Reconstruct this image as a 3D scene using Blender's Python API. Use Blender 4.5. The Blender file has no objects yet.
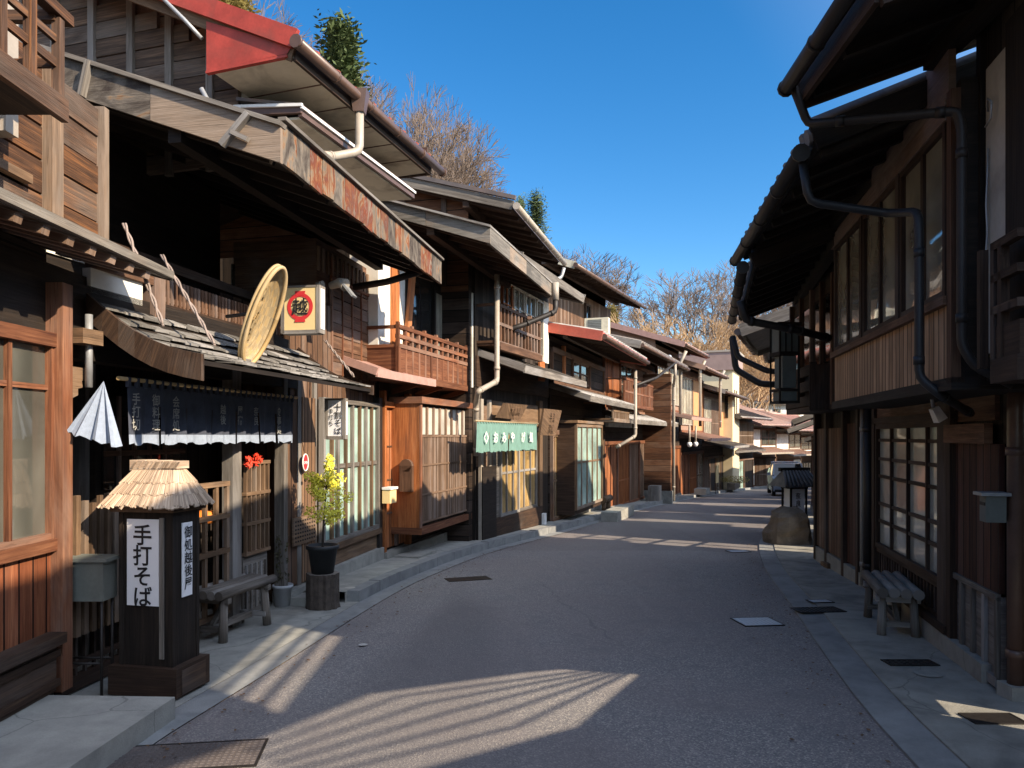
import bpy, math, random
from mathutils import Vector, Matrix
R = random.Random(7)
scn = bpy.context.scene
col = scn.collection
FL, HZ, CAMZ = 745.0, 436.0, 1.6          # focal length in pixels, horizon row, eye height

# ------------------------------------------------------------------ survey of the street (metres)
def gy(Y):
    if Y < 4: return 0.0
    if Y < 29: return -(.02*(Y-4)+.0006*(Y-4)**2)
    return -(.875+.05*(Y-29))
def hermite(P):
    n = len(P); m = []
    for i in range(n):
        a = P[max(0, i-1)]; b = P[min(n-1, i+1)]
        m.append((b[1]-a[1])/(b[0]-a[0]))
    def f(t):
        if t <= P[0][0]: return P[0][1]+m[0]*(t-P[0][0])
        if t >= P[-1][0]: return P[-1][1]+m[-1]*(t-P[-1][0])
        for i in range(n-1):
            if t <= P[i+1][0]:
                h = P[i+1][0]-P[i][0]; s = (t-P[i][0])/h
                return ((2*s**3-3*s*s+1)*P[i][1]+(s**3-2*s*s+s)*h*m[i]
                        + (-2*s**3+3*s*s)*P[i+1][1]+(s**3-s*s)*h*m[i+1])
    return f
LX = hermite([(-20,-4.6),(0,-2.35),(3.59,-1.89),(5.12,-1.66),(7.8,-1.28),(9.1,-1.0),(11.3,-.33),(14.8,1.2),(21,3.6),(31,7.8),(41,12.3),(50,17.2),(60,24.5),(72,35)])
RX = hermite([(-20,-.6),(0,1.5),(3.59,1.94),(4.69,2.13),(7.4,2.76),(9.6,3.27),(11.6,3.85),(13.4,4.5),(19,7.0),(26.4,10.6),(36,14.9),(46,20.2),(54,25.4),(66,36),(76,47)])
WX = hermite([(-20,-4.8),(4.5,-2.75),(9.8,-1.8),(12.0,-.6),(15.6,.75),(20.6,2.5),(27.5,5.3),(34.5,8.5),(42,12),(48,15.5),(55,21),(70,35),(100,68)])

# ------------------------------------------------------------------ materials
MATS = {}
def mat(name):
    m = bpy.data.materials.new(name); m.use_nodes = True
    nt = m.node_tree; nt.nodes.clear()
    out = nt.nodes.new('ShaderNodeOutputMaterial'); b = nt.nodes.new('ShaderNodeBsdfPrincipled')
    nt.links.new(b.outputs[0], out.inputs[0]); MATS[name] = m
    return m, nt, b
def N(nt, t, **k):
    n = nt.nodes.new(t)
    for a, v in k.items(): setattr(n, a, v)
    return n
def val(nt, op, a, b=None, c=None):
    n = N(nt, 'ShaderNodeMath', operation=op)
    for i, x in enumerate((a, b, c)):
        if x is None: continue
        if hasattr(x, 'links'): nt.links.new(x, n.inputs[i])
        else: n.inputs[i].default_value = x
    return n.outputs[0]
def mix(nt, f, a, b, mode='MIX'):
    n = N(nt, 'ShaderNodeMix', data_type='RGBA', blend_type=mode)
    for i, x in ((0, f), (6, a), (7, b)):
        if hasattr(x, 'links'): nt.links.new(x, n.inputs[i])
        elif i == 0: n.inputs[0].default_value = x
        else: n.inputs[i].default_value = (*x, 1)
    return n.outputs[2]
def ramp(nt, f, stops):
    n = N(nt, 'ShaderNodeValToRGB'); cr = n.color_ramp
    while len(cr.elements) < len(stops): cr.elements.new(.5)
    for e, (p, c) in zip(cr.elements, stops):
        e.position = p; e.color = (*c, 1) if len(c) == 3 else c
    nt.links.new(f, n.inputs[0]); return n.outputs[0]
def noise(nt, vec, scale, detail=5, dist=0, rough=.55, sc=None):
    if sc:
        mp = N(nt, 'ShaderNodeMapping'); mp.inputs['Scale'].default_value = sc
        nt.links.new(vec, mp.inputs[0]); vec = mp.outputs[0]
    n = N(nt, 'ShaderNodeTexNoise'); n.inputs['Scale'].default_value = scale
    n.inputs['Detail'].default_value = detail; n.inputs['Distortion'].default_value = dist
    n.inputs['Roughness'].default_value = rough
    nt.links.new(vec, n.inputs['Vector']); return n.outputs[0]
def bump(nt, b, h, strength, dist=.01):
    n = N(nt, 'ShaderNodeBump'); n.inputs['Strength'].default_value = strength; n.inputs['Distance'].default_value = dist
    nt.links.new(h, n.inputs['Height']); nt.links.new(n.outputs[0], b.inputs['Normal'])
def wood(name, dark, mid, light, grey=(.22,.2,.18), weather=.4, rw=.35, plank=0, vertical=False, rough=.75, bs=.35):
    m, nt, b = mat(name)
    tc = N(nt, 'ShaderNodeTexCoord'); uv = tc.outputs['UV']
    rnd = N(nt, 'ShaderNodeAttribute', attribute_name='rnd').outputs['Fac']
    line = None
    if plank:
        sx = N(nt, 'ShaderNodeSeparateXYZ'); nt.links.new(uv, sx.inputs[0])
        across = sx.outputs[0 if vertical else 1]; along = sx.outputs[1 if vertical else 0]
        q = val(nt, 'DIVIDE', across, plank); fl = val(nt, 'FLOOR', q); fr = val(nt, 'FRACT', q)
        wn = N(nt, 'ShaderNodeTexWhiteNoise', noise_dimensions='1D'); nt.links.new(fl, wn.inputs['W'])
        rnd = wn.outputs['Value']
        cb = N(nt, 'ShaderNodeCombineXYZ'); nt.links.new(val(nt, 'ADD', along, val(nt, 'MULTIPLY', rnd, 37.0)), cb.inputs[0]); nt.links.new(across, cb.inputs[1])
        uv = cb.outputs[0]
        d = val(nt, 'ABSOLUTE', val(nt, 'SUBTRACT', fr, .5))
        line = val(nt, 'GREATER_THAN', d, .5-.007/plank)
    g1 = noise(nt, uv, 3.0, 6, .8, .6, (.5, 9, 1))
    g2 = noise(nt, uv, 9.0, 3, .2, .6, (.35, 14, 1))
    w = noise(nt, uv, 1.1, 4, .5, .6, (.8, 1.9, 1))
    g = val(nt, 'ADD', val(nt, 'MULTIPLY', g1, .65), val(nt, 'MULTIPLY', g2, .35))
    c = ramp(nt, g, [(.30, dark), (.5, mid), (.68, light)])
    wf = ramp(nt, val(nt, 'ADD', w, val(nt, 'MULTIPLY', val(nt, 'SUBTRACT', rnd, .5), rw)), [(.62-.3*weather, (0,0,0)), (.82-.3*weather, (1,1,1))])
    gr = mix(nt, g2, tuple(x*.6 for x in grey), tuple(x*1.35 for x in grey))
    c = mix(nt, val(nt, 'MULTIPLY', wf, min(1, weather*1.6)), c, gr)
    k = val(nt, 'ADD', val(nt, 'MULTIPLY', rnd, .6), .7)
    cc = N(nt, 'ShaderNodeCombineColor')
    for i in range(3): nt.links.new(k, cc.inputs[i])
    c = mix(nt, 1.0, c, cc.outputs[0], 'MULTIPLY')
    pt = noise(nt, uv, .9, 5, .8, .65, (1.0, 2.6, 1))
    c = mix(nt, ramp(nt, pt, [(.50, (0,0,0)), (.70, (.62,.62,.62))]), c, tuple(x*.35 for x in mid))
    stn = noise(nt, uv, 22.0, 3, .1, .7, (.12, 3.0, 1))
    c = mix(nt, ramp(nt, stn, [(.60, (0,0,0)), (.68, (.6,.6,.6))]), c, tuple(x*.5 for x in dark))
    kv = N(nt, 'ShaderNodeTexVoronoi', feature='F1'); kv.inputs['Scale'].default_value = 1.6; nt.links.new(uv, kv.inputs['Vector'])
    c = mix(nt, ramp(nt, kv.outputs['Distance'], [(.018, (.85,.85,.85)), (.04, (0,0,0))]), c, tuple(x*.6 for x in dark))
    h = g2
    if line is not None:
        c = mix(nt, line, c, tuple(x*.15 for x in dark)); h = val(nt, 'SUBTRACT', g2, val(nt, 'MULTIPLY', line, 2.5))
    nt.links.new(c, b.inputs['Base Color']); b.inputs['Roughness'].default_value = rough
    b.inputs['Specular IOR Level'].default_value = .25
    bump(nt, b, h, bs, .006)
    return m
wood('p_vbay', (.28,.155,.085), (.42,.255,.145), (.52,.34,.2), weather=.05, grey=(.3,.24,.2), plank=.085, vertical=True, bs=.5)
def peel(name):
    m, nt, b = mat(name)
    uv = N(nt, 'ShaderNodeTexCoord').outputs['UV']; rnd = N(nt, 'ShaderNodeAttribute', attribute_name='rnd').outputs['Fac']
    n1 = noise(nt, uv, 3.2, 8, 1.6, .62, (.8, 1.6, 1)); n2 = noise(nt, uv, 9.0, 5, .6, .7, (.3, 6, 1)); n3 = noise(nt, uv, 1.3, 5, 1.0, .6)
    f = val(nt, 'ADD', val(nt, 'ADD', val(nt, 'MULTIPLY', n1, .75), val(nt, 'MULTIPLY', n2, .25)), val(nt, 'MULTIPLY', val(nt, 'SUBTRACT', rnd, .5), .24))
    c = ramp(nt, f, [(.30, (.04,.03,.026)), (.40, (.10,.085,.07)), (.47, (.17,.145,.12)), (.51, (.23,.16,.10)), (.55, (.2,.075,.032)), (.62, (.14,.035,.02)), (.70, (.22,.17,.13))])
    c = mix(nt, ramp(nt, n3, [(.5, (0,0,0)), (.75, (.6,.6,.6))]), c, (.07,.06,.05))
    c = mix(nt, ramp(nt, n2, [(.5, (0,0,0)), (.66, (.5,.5,.5))]), c, (.04,.03,.025))
    nt.links.new(c, b.inputs['Base Color']); b.inputs['Roughness'].default_value = .85; b.inputs['Specular IOR Level'].default_value = .2
    bump(nt, b, val(nt, 'ADD', n1, n2), .7, .01); return m
peel('w_peel')
wood('p_vdoor', (.03,.012,.009), (.07,.028,.018), (.12,.05,.032), weather=.3, grey=(.09,.06,.05), plank=.12, vertical=True, bs=.6)
def plain(name, c, rough=.6, var=.25, scale=6, metallic=0, spec=.4, bs=.1, dirt=None, coord='Object'):
    m, nt, b = mat(name)
    tc = N(nt, 'ShaderNodeTexCoord').outputs[coord]
    n = noise(nt, tc, scale, 6); n2 = noise(nt, tc, scale*9, 3)
    f = val(nt, 'ADD', val(nt, 'MULTIPLY', n, .7), val(nt, 'MULTIPLY', n2, .3))
    cc = ramp(nt, f, [(.3, tuple(x*(1-var) for x in c)), (.7, tuple(min(.95, x*(1+var)) for x in c))])
    if dirt:
        d = noise(nt, tc, scale*.5, 5, 1.0)
        cc = mix(nt, ramp(nt, d, [(.5, (0,0,0)), (.72, (.8,.8,.8))]), cc, dirt)
    nt.links.new(cc, b.inputs['Base Color']); b.inputs['Roughness'].default_value = rough
    b.inputs['Metallic'].default_value = metallic; b.inputs['Specular IOR Level'].default_value = spec
    if bs: bump(nt, b, f, bs, .01)
    return m
def glassy(name, c, rough=.06, spec=.6, stripes=None):
    m, nt, b = mat(name)
    tc = N(nt, 'ShaderNodeTexCoord').outputs['UV']
    n = noise(nt, tc, 1.3, 4, .6)
    base = ramp(nt, n, [(.35, tuple(x*.6 for x in c)), (.65, tuple(min(.9, x*1.25) for x in c))])
    if stripes:                       # curtain folds hanging behind the pane
        wv = N(nt, 'ShaderNodeTexWave', wave_type='BANDS', bands_direction='X'); wv.inputs['Scale'].default_value = stripes
        wv.inputs['Distortion'].default_value = 3.0; nt.links.new(tc, wv.inputs[0])
        base = mix(nt, val(nt, 'MULTIPLY', wv.outputs['Fac'], .45), base, tuple(x*.35 for x in c))
    nt.links.new(base, b.inputs['Base Color']); b.inputs['Roughness'].default_value = rough
    b.inputs['Specular IOR Level'].default_value = spec; b.inputs['Coat Weight'].default_value = .5; b.inputs['Coat Roughness'].default_value = .03
    wob = noise(nt, tc, 2.2, 1); bump(nt, b, wob, .12, .05)
    return m

wood('w_black', (.008,.006,.005), (.018,.013,.010), (.035,.025,.018), weather=.15, grey=(.05,.045,.04))
wood('w_dark', (.018,.011,.008), (.045,.026,.017), (.085,.05,.03), weather=.3, grey=(.10,.085,.075))
wood('w_brown', (.04,.02,.012), (.12,.062,.036), (.22,.12,.07), weather=.5, grey=(.16,.12,.1))
wood('w_red', (.06,.02,.012), (.17,.065,.032), (.29,.13,.065), weather=.42, grey=(.18,.12,.09))
wood('w_orange', (.13,.035,.012), (.35,.115,.035), (.5,.2,.075), weather=.22, grey=(.25,.15,.09))
wood('w_tan', (.08,.05,.03), (.17,.105,.062), (.28,.18,.105), weather=.45, grey=(.18,.15,.125))
wood('w_grey', (.07,.06,.05), (.16,.14,.12), (.27,.245,.21), weather=.5, grey=(.24,.23,.22))
wood('w_lattice', (.09,.05,.03), (.19,.12,.08), (.29,.2,.14), weather=.4, grey=(.24,.19,.16))
wood('w_blotch', (.10,.075,.06), (.22,.16,.11), (.36,.27,.18), weather=.85, rw=.1, grey=(.34,.10,.03), bs=.5)
wood('w_silver', (.075,.065,.055), (.155,.14,.12), (.25,.225,.195), weather=.35, grey=(.22,.15,.10), bs=.7)
wood('w_aged', (.025,.014,.009), (.09,.045,.025), (.26,.11,.04), weather=.45, grey=(.10,.082,.068), bs=.7)
wood('w_char', (.03,.022,.016), (.085,.058,.042), (.2,.13,.085), weather=.35, grey=(.15,.135,.12), bs=.7)
wood('w_fascia', (.15,.13,.11), (.26,.235,.2), (.38,.34,.28), weather=.45, rw=.75, grey=(.33,.12,.06), bs=.5)
wood('p_gable', (.035,.03,.028), (.085,.072,.062), (.17,.15,.13), weather=.55, grey=(.20,.10,.05), plank=.17, bs=.6)
wood('p_dark', (.016,.010,.008), (.035,.022,.015), (.06,.038,.026), weather=.3, grey=(.08,.06,.05), plank=.19, bs=.6)
wood('p_brown', (.05,.022,.012), (.11,.048,.024), (.18,.09,.045), weather=.35, grey=(.15,.1,.07), plank=.2, bs=.6)
wood('p_vbrown', (.06,.03,.018), (.13,.07,.04), (.2,.12,.075), weather=.4, grey=(.2,.15,.12), plank=.13, vertical=True, bs=.6)
wood('p_vdark', (.012,.009,.007), (.028,.02,.015), (.05,.035,.026), weather=.3, grey=(.07,.055,.045), plank=.16, vertical=True, bs=.6)
wood('p_vtan', (.13,.07,.04), (.22,.125,.07), (.32,.2,.12), weather=.2, grey=(.25,.19,.15), plank=.085, vertical=True, bs=.6)
wood('p_vorange', (.14,.04,.014), (.30,.10,.035), (.42,.18,.07), weather=.25, grey=(.22,.13,.08), plank=.09, vertical=True, bs=.5)
wood('p_vred', (.10,.03,.015), (.22,.07,.03), (.33,.13,.06), weather=.25, grey=(.2,.11,.07), plank=.12, vertical=True, bs=.5)
wood('w_shingle', (.07,.066,.06), (.15,.142,.13), (.28,.265,.24), weather=.45, grey=(.27,.26,.25), bs=.7)
plain('plaster', (.72,.70,.64), .85, .08, 4, dirt=(.45,.42,.36)); plain('soffit', (.60,.55,.42), .8, .08, 5, dirt=(.26,.23,.17))
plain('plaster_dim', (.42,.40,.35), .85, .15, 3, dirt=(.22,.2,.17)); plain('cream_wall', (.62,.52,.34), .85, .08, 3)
plain('mauve_wall', (.28,.2,.18), .8, .15, 3); plain('brown_wall', (.28,.18,.13), .8, .2, 2); plain('ochre_wall', (.5,.26,.12), .8, .12, 2)
plain('red_paint', (.36,.05,.034), .6, .3, 5, dirt=(.22,.05,.035)); plain('red_roof', (.40,.09,.06), .55, .25, 3, dirt=(.3,.14,.1))
plain('pink_roof', (.36,.23,.18), .6, .2, 3, dirt=(.25,.2,.18)); plain('copper_edge', (.4,.24,.2), .5, .2, 8)
plain('roof_metal', (.10,.085,.08), .45, .3, 3, dirt=(.15,.1,.08)); plain('tile', (.10,.10,.105), .5, .35, 7, bs=.3, dirt=(.2,.19,.18)); plain('tile_light', (.27,.26,.25), .6, .3, 7, bs=.3, dirt=(.13,.12,.11))
plain('gutter_brown', (.10,.06,.045), .35, .2, 9); plain('pipe_dark', (.02,.016,.014), .55, .3, 8); plain('pipe_cream', (.33,.29,.24), .45, .15, 7, dirt=(.3,.25,.2)); plain('pipe_black', (.02,.02,.022), .5, .3, 8)
plain('iron', (.04,.035,.033), .5, .3, 30, metallic=.6); plain('steel', (.5,.52,.54), .4, .15, 60, metallic=.3, bs=.3); plain('galv', (.33,.34,.35), .45, .2, 20, metallic=.4)
plain('white_paint', (.75,.75,.73), .5, .06, 6, dirt=(.5,.48,.44)); plain('paper', (.78,.78,.79), .8, .03, 5); plain('ink', (.012,.012,.014), .6, .1, 20, bs=0)
plain('red_ink', (.55,.03,.035), .6, .1, 20, bs=0); plain('yellow_sign', (.72,.55,.27), .55, .06, 4); plain('noren_dark', (.05,.058,.082), .95, .3, 9); plain('noren_blue', (.26,.31,.40), .95, .15, 30, bs=.4)  # noren_dark is deepened for eave shade, noren_blue also paints the noren's sunlit edge
plain('noren_green', (.13,.24,.205), .95, .12, 14, bs=.3); plain('noren_pale', (.62,.62,.58), .95, .04, 14); plain('kanji_grey', (.30,.30,.28), .95, .1, 14)
plain('box_grey', (.14,.15,.13), .7, .15, 6, dirt=(.09,.09,.08)); plain('pot_black', (.02,.022,.024), .55, .25, 9); plain('pot_white', (.5,.52,.54), .5, .1, 6)
plain('bark', (.07,.055,.045), .95, .5, 18, bs=1.0); plain('bark_pale', (.30,.25,.2), .9, .3, 2, bs=.3); plain('twig', (.17,.13,.105), .9, .25, .6, bs=0); plain('twig_tan', (.38,.26,.15), .9, .3, .4, bs=0)
plain('leaf_yellow', (.88,.68,.07), .6, .4, 18, bs=0); plain('leaf_dark', (.06,.055,.025), .6, .5, 18, bs=0); plain('needle', (.05,.075,.022), .8, .5, .8, bs=0); plain('needle_gold', (.24,.19,.055), .8, .5, .8, bs=0); plain('bush_gold', (.40,.34,.09), .8, .4, .8, bs=0)
plain('stone', (.15,.12,.09), .9, .45, 4, bs=.8, dirt=(.06,.055,.045)); plain('rubber', (.015,.015,.016), .8, .1, 9); plain('car_paint', (.24,.30,.37), .25, .03, 3); plain('cushion', (.5,.38,.2), .9, .2, 9); plain('flower_red', (.7,.05,.02), .7, .3, 30, bs=0); plain('flower_orange', (.8,.22,.03), .7, .3, 30, bs=0)
plain('thatch_dark', (.12,.07,.04), .95, .4, 12); plain('rope', (.26,.21,.185), .9, .2, 30)
wood('thatch', (.28,.19,.13), (.48,.36,.26), (.66,.54,.41), weather=.2, grey=(.3,.25,.2), bs=1.0)
wood('bamboo', (.2,.15,.085), (.34,.265,.155), (.48,.40,.26), weather=.4, grey=(.36,.22,.07), rough=.5, bs=.3)
glassy('glass_dark', (.02,.02,.02)); glassy('glass_mid', (.10,.10,.085), stripes=1.2); glassy('glass_curtain', (.36,.34,.28), .12, .5, 2.0)
glassy('glass_green', (.32,.46,.41), .2, .4); glassy('glass_frost', (.40,.42,.37), .18, .7); glassy('glass_amber', (.45,.30,.12), .2, .4, 2.5); glassy('glass_cream', (.5,.46,.36), .25, .4, 1.5); glassy('glass_interior', (.36,.34,.26), .03, .9, .7)

def ground_mats():
    m, nt, b = mat('asphalt')
    o = N(nt, 'ShaderNodeTexCoord').outputs['Object']
    v = N(nt, 'ShaderNodeTexVoronoi', feature='F1'); v.inputs['Scale'].default_value = 125; nt.links.new(o, v.inputs['Vector'])
    sp = N(nt, 'ShaderNodeSeparateColor'); nt.links.new(v.outputs['Color'], sp.inputs[0])
    agg = ramp(nt, sp.outputs[0], [(0, (.08,.076,.076)), (.45, (.17,.158,.15)), (.8, (.27,.24,.215)), (1, (.5,.45,.38))])
    big = noise(nt, o, .55, 6, .8); med = noise(nt, o, 3.1, 5)
    c = mix(nt, ramp(nt, big, [(.42, (0,0,0)), (.62, (.7,.7,.7))]), agg, mix(nt, .6, agg, (.2,.15,.135)))
    c = mix(nt, ramp(nt, med, [(.55, (0,0,0)), (.75, (.5,.5,.5))]), c, (.11,.10,.10))
    st = noise(nt, o, 1.6, 5, 2.0, .7, (2.6, .35, 1))
    c = mix(nt, ramp(nt, st, [(.57, (0,0,0)), (.72, (.45,.45,.45))]), c, (.26,.235,.21))
    cr = N(nt, 'ShaderNodeTexVoronoi', feature='DISTANCE_TO_EDGE'); cr.inputs['Scale'].default_value = .33
    ds = N(nt, 'ShaderNodeMix', data_type='VECTOR'); ds.inputs[0].default_value = .12
    nn = N(nt, 'ShaderNodeTexNoise'); nn.inputs['Scale'].default_value = 2.5; nn.inputs['Detail'].default_value = 6; nt.links.new(o, nn.inputs['Vector'])
    nt.links.new(o, ds.inputs[4]); nt.links.new(nn.outputs['Color'], ds.inputs[5]); nt.links.new(ds.outputs[1], cr.inputs['Vector'])
    crack = val(nt, 'MULTIPLY', val(nt, 'LESS_THAN', cr.outputs['Distance'], .0012), .35)
    c = mix(nt, crack, c, (.03,.03,.03))
    c = mix(nt, .38, c, (.205,.205,.215))
    sx = N(nt, 'ShaderNodeSeparateXYZ'); nt.links.new(o, sx.inputs[0])
    edge = noise(nt, o, .25, 3, .4, .5, (3.2, .35, 1)); c = mix(nt, ramp(nt, edge, [(.46, (0,0,0)), (.60, (.5,.5,.5))]), c, (.115,.105,.105))
    pa = N(nt, 'ShaderNodeTexVoronoi', feature='F1', distance='CHEBYCHEV'); pa.inputs['Scale'].default_value = .16; nt.links.new(o, pa.inputs['Vector']); ps = N(nt, 'ShaderNodeSeparateColor'); nt.links.new(pa.outputs['Color'], ps.inputs[0])
    c = mix(nt, val(nt, 'MULTIPLY', val(nt, 'GREATER_THAN', ps.outputs[0], .62), .28), c, (.13,.105,.10))
    nt.links.new(c, b.inputs['Base Color']); b.inputs['Roughness'].default_value = .82; b.inputs['Specular IOR Level'].default_value = .35
    bump(nt, b, val(nt, 'SUBTRACT', v.outputs['Distance'], val(nt, 'MULTIPLY', crack, .6)), .55, .006)
    for name, base, dk in (('concrete', (.34,.335,.30), (.2,.2,.185)), ('kerb', (.26,.265,.26), (.16,.165,.17)), ('concrete_old', (.31,.30,.265), (.17,.165,.15))):
        m, nt, b = mat(name); o = N(nt, 'ShaderNodeTexCoord').outputs['Object']
        n1 = noise(nt, o, 1.1, 7, 1.2, .62); n2 = noise(nt, o, 90, 3); n3 = noise(nt, o, 6, 6, .5)
        c = ramp(nt, val(nt, 'ADD', val(nt, 'MULTIPLY', n1, .6), val(nt, 'MULTIPLY', n3, .4)), [(.36, dk), (.52, base), (.7, tuple(x*1.3 for x in base))])
        c = mix(nt, val(nt, 'MULTIPLY', n2, .5), c, tuple(x*.55 for x in base))
        vv = N(nt, 'ShaderNodeTexVoronoi', feature='DISTANCE_TO_EDGE'); vv.inputs['Scale'].default_value = .7
        ds = N(nt, 'ShaderNodeMix', data_type='VECTOR'); ds.inputs[0].default_value = .2
        nn = N(nt, 'ShaderNodeTexNoise'); nn.inputs['Scale'].default_value = 2.0; nn.inputs['Detail'].default_value = 7; nt.links.new(o, nn.inputs['Vector'])
        nt.links.new(o, ds.inputs[4]); nt.links.new(nn.outputs['Color'], ds.inputs[5]); nt.links.new(ds.outputs[1], vv.inputs['Vector'])
        ck = val(nt, 'MULTIPLY', val(nt, 'LESS_THAN', vv.outputs['Distance'], .0022), .35 if name != 'kerb' else .1)
        c = mix(nt, ck, c, (.03,.03,.028))
        nt.links.new(c, b.inputs['Base Color']); b.inputs['Roughness'].default_value = .9; b.inputs['Specular IOR Level'].default_value = .3
        bump(nt, b, val(nt, 'SUBTRACT', val(nt, 'ADD', n2, n3), ck), .4, .008)
    m, nt, b = mat('hill_soil'); o = N(nt, 'ShaderNodeTexCoord').outputs['Object']
    n1 = noise(nt, o, .35, 8, .5, .7); n2 = noise(nt, o, 3.5, 5, 0, .7)
    c = ramp(nt, val(nt, 'ADD', val(nt, 'MULTIPLY', n1, .5), val(nt, 'MULTIPLY', n2, .5)), [(.35, (.07,.05,.03)), (.5, (.2,.14,.08)), (.65, (.32,.24,.13))])
    nt.links.new(c, b.inputs['Base Color']); b.inputs['Roughness'].default_value = .95; bump(nt, b, n2, .9, .5)
    # ribbed tile grid of the brown wall and the steel plate
ground_mats()

# ------------------------------------------------------------------ mesh builder
class MB:
    def __init__(s): s.v = []; s.f = []; s.uv = []; s.r = []; s.sm = []
    def face(s, pts, uvs=None, rnd=None, sm=False):
        i = len(s.v); s.v += [tuple(p) for p in pts]; s.f.append(list(range(i, i+len(pts))))
        if uvs is None:
            a = Vector(pts[0]); e = (Vector(pts[1])-a); L = e.length or 1; e = e/L
            n = e.cross(Vector(pts[-1])-a); g = n.cross(e); g = g.normalized() if g.length > 1e-9 else Vector((0,0,1))
            uvs = [((Vector(p)-a).dot(e), (Vector(p)-a).dot(g)) for p in pts]
        s.uv.append(uvs); s.r.append(R.random() if rnd is None else rnd); s.sm.append(sm)
    def hexa(s, c, rnd=None):
        # c: 4 bottom (ccw from above) + 4 top
        c = [Vector(p) for p in c]; rnd = R.random() if rnd is None else rnd
        ax = [c[1]-c[0], c[3]-c[0], c[4]-c[0]]
        g = max(ax, key=lambda a: a.length).normalized(); ou, ov = R.random()*50, R.random()*50
        for q in ((3,2,1,0), (4,5,6,7), (0,1,5,4), (1,2,6,5), (2,3,7,6), (3,0,4,7)):
            P = [c[i] for i in q]; e1 = P[1]-P[0]; e2 = P[3]-P[0]
            if abs(e1.normalized().dot(g)) < abs(e2.normalized().dot(g)): ua, va = e2, e1
            else: ua, va = e1, e2
            if ua.length < 1e-6 or va.length < 1e-6: ua, va = Vector((1,0,0)), Vector((0,1,0))
            ua, va = ua.normalized(), va.normalized()
            s.face(P, [((p-P[0]).dot(ua)+ou, (p-P[0]).dot(va)+ov) for p in P], rnd)
    def box(s, x0, x1, y0, y1, z0, z1, rnd=None):
        s.hexa([(x0,y0,z0),(x1,y0,z0),(x1,y1,z0),(x0,y1,z0),(x0,y0,z1),(x1,y0,z1),(x1,y1,z1),(x0,y1,z1)], rnd)
    def beam(s, p, q, w, h, up=(0,0,1), rnd=None, w2=None, h2=None):
        p, q = Vector(p), Vector(q); d = (q-p).normalized(); up = Vector(up)
        sd = d.cross(up)
        if sd.length < 1e-4: sd = d.cross(Vector((0,1,0)))
        sd.normalize(); u = sd.cross(d).normalized()
        w2 = w if w2 is None else w2; h2 = h if h2 is None else h2
        c = []
        for zz in (-1, 1):
            for e, s_, W, H in ((p,-1,w,h),(q,-1,w2,h2),(q,1,w2,h2),(p,1,w,h)):
                c.append(e + sd*(-s_)*W/2*-1 + u*zz*H/2)
        s.hexa(c, rnd)
    def tube(s, pts, r, seg=8, cap=True, sm=True, rnd=None):
        pts = [Vector(p) for p in pts]; n = len(pts); rr = r if isinstance(r, (list, tuple)) else [r]*n
        rings = []; L = 0; rnd = R.random() if rnd is None else rnd
        prev = None; us = []
        for i in range(n):
            d = (pts[min(n-1, i+1)]-pts[max(0, i-1)])
            d = d.normalized() if d.length > 1e-9 else Vector((0,0,1))
            if prev is None:
                a = Vector((0,0,1)) if abs(d.z) < .9 else Vector((1,0,0)); prev = d.cross(a).normalized()
            else:
                prev = (prev - d*prev.dot(d)); prev = prev.normalized() if prev.length > 1e-6 else d.orthogonal().normalized()
            b = d.cross(prev)
            if i: L += (pts[i]-pts[i-1]).length
            us.append(L)
            rings.append([pts[i]+(prev*math.cos(2*math.pi*k/seg)+b*math.sin(2*math.pi*k/seg))*rr[i] for k in range(seg)])
        base = len(s.v)
        for ring in rings: s.v += [tuple(p) for p in ring]
        for i in range(n-1):
            for k in range(seg):
                k2 = (k+1) % seg
                s.f.append([base+i*seg+k, base+i*seg+k2, base+(i+1)*seg+k2, base+(i+1)*seg+k])
                c = 2*math.pi*rr[i]/seg
                s.uv.append([(us[i], k*c), (us[i], (k+1)*c), (us[i+1], (k+1)*c), (us[i+1], k*c)]); s.r.append(rnd); s.sm.append(sm)
        if cap:
            s.f.append([base+k for k in range(seg)][::-1]); s.uv.append([(0,0)]*seg); s.r.append(rnd); s.sm.append(False)
            s.f.append([base+(n-1)*seg+k for k in range(seg)]); s.uv.append([(0,0)]*seg); s.r.append(rnd); s.sm.append(False)
    def lathe(s, prof, c, seg=20, sm=True):
        base = len(s.v); c = Vector(c)
        for r, z in prof:
            for k in range(seg):
                a = 2*math.pi*k/seg; s.v.append((c.x+r*math.cos(a), c.y+r*math.sin(a), c.z+z))
        for i in range(len(prof)-1):
            for k in range(seg):
                k2 = (k+1) % seg
                s.f.append([base+i*seg+k, base+i*seg+k2, base+(i+1)*seg+k2, base+(i+1)*seg+k])
                s.uv.append([(k/seg, prof[i][1]), ((k+1)/seg, prof[i][1]), ((k+1)/seg, prof[i+1][1]), (k/seg, prof[i+1][1])]); s.r.append(.5); s.sm.append(sm)
    def build(s, name, m, parent=None, bevel=0, thin=False):
        if not s.v: return None
        off = Vector((0,0,0)); p = parent
        while p is not None: off += p.location; p = p.parent
        me = bpy.data.meshes.new(name)
        if parent is None:                       # origin at the middle of its foot
            xs = [v[0] for v in s.v]; ys = [v[1] for v in s.v]; zs = [v[2] for v in s.v]
            off = Vector(((min(xs)+max(xs))/2, (min(ys)+max(ys))/2, min(zs)))
        me.from_pydata([(v[0]-off.x, v[1]-off.y, v[2]-off.z) for v in s.v], [], s.f)
        ul = me.uv_layers.new(name='UVMap'); k = 0; flat = []
        for u in s.uv:
            for a in u: flat += [a[0], a[1]]
        ul.data.foreach_set('uv', flat)
        at = me.attributes.new('rnd', 'FLOAT', 'FACE'); at.data.foreach_set('value', s.r)
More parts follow.
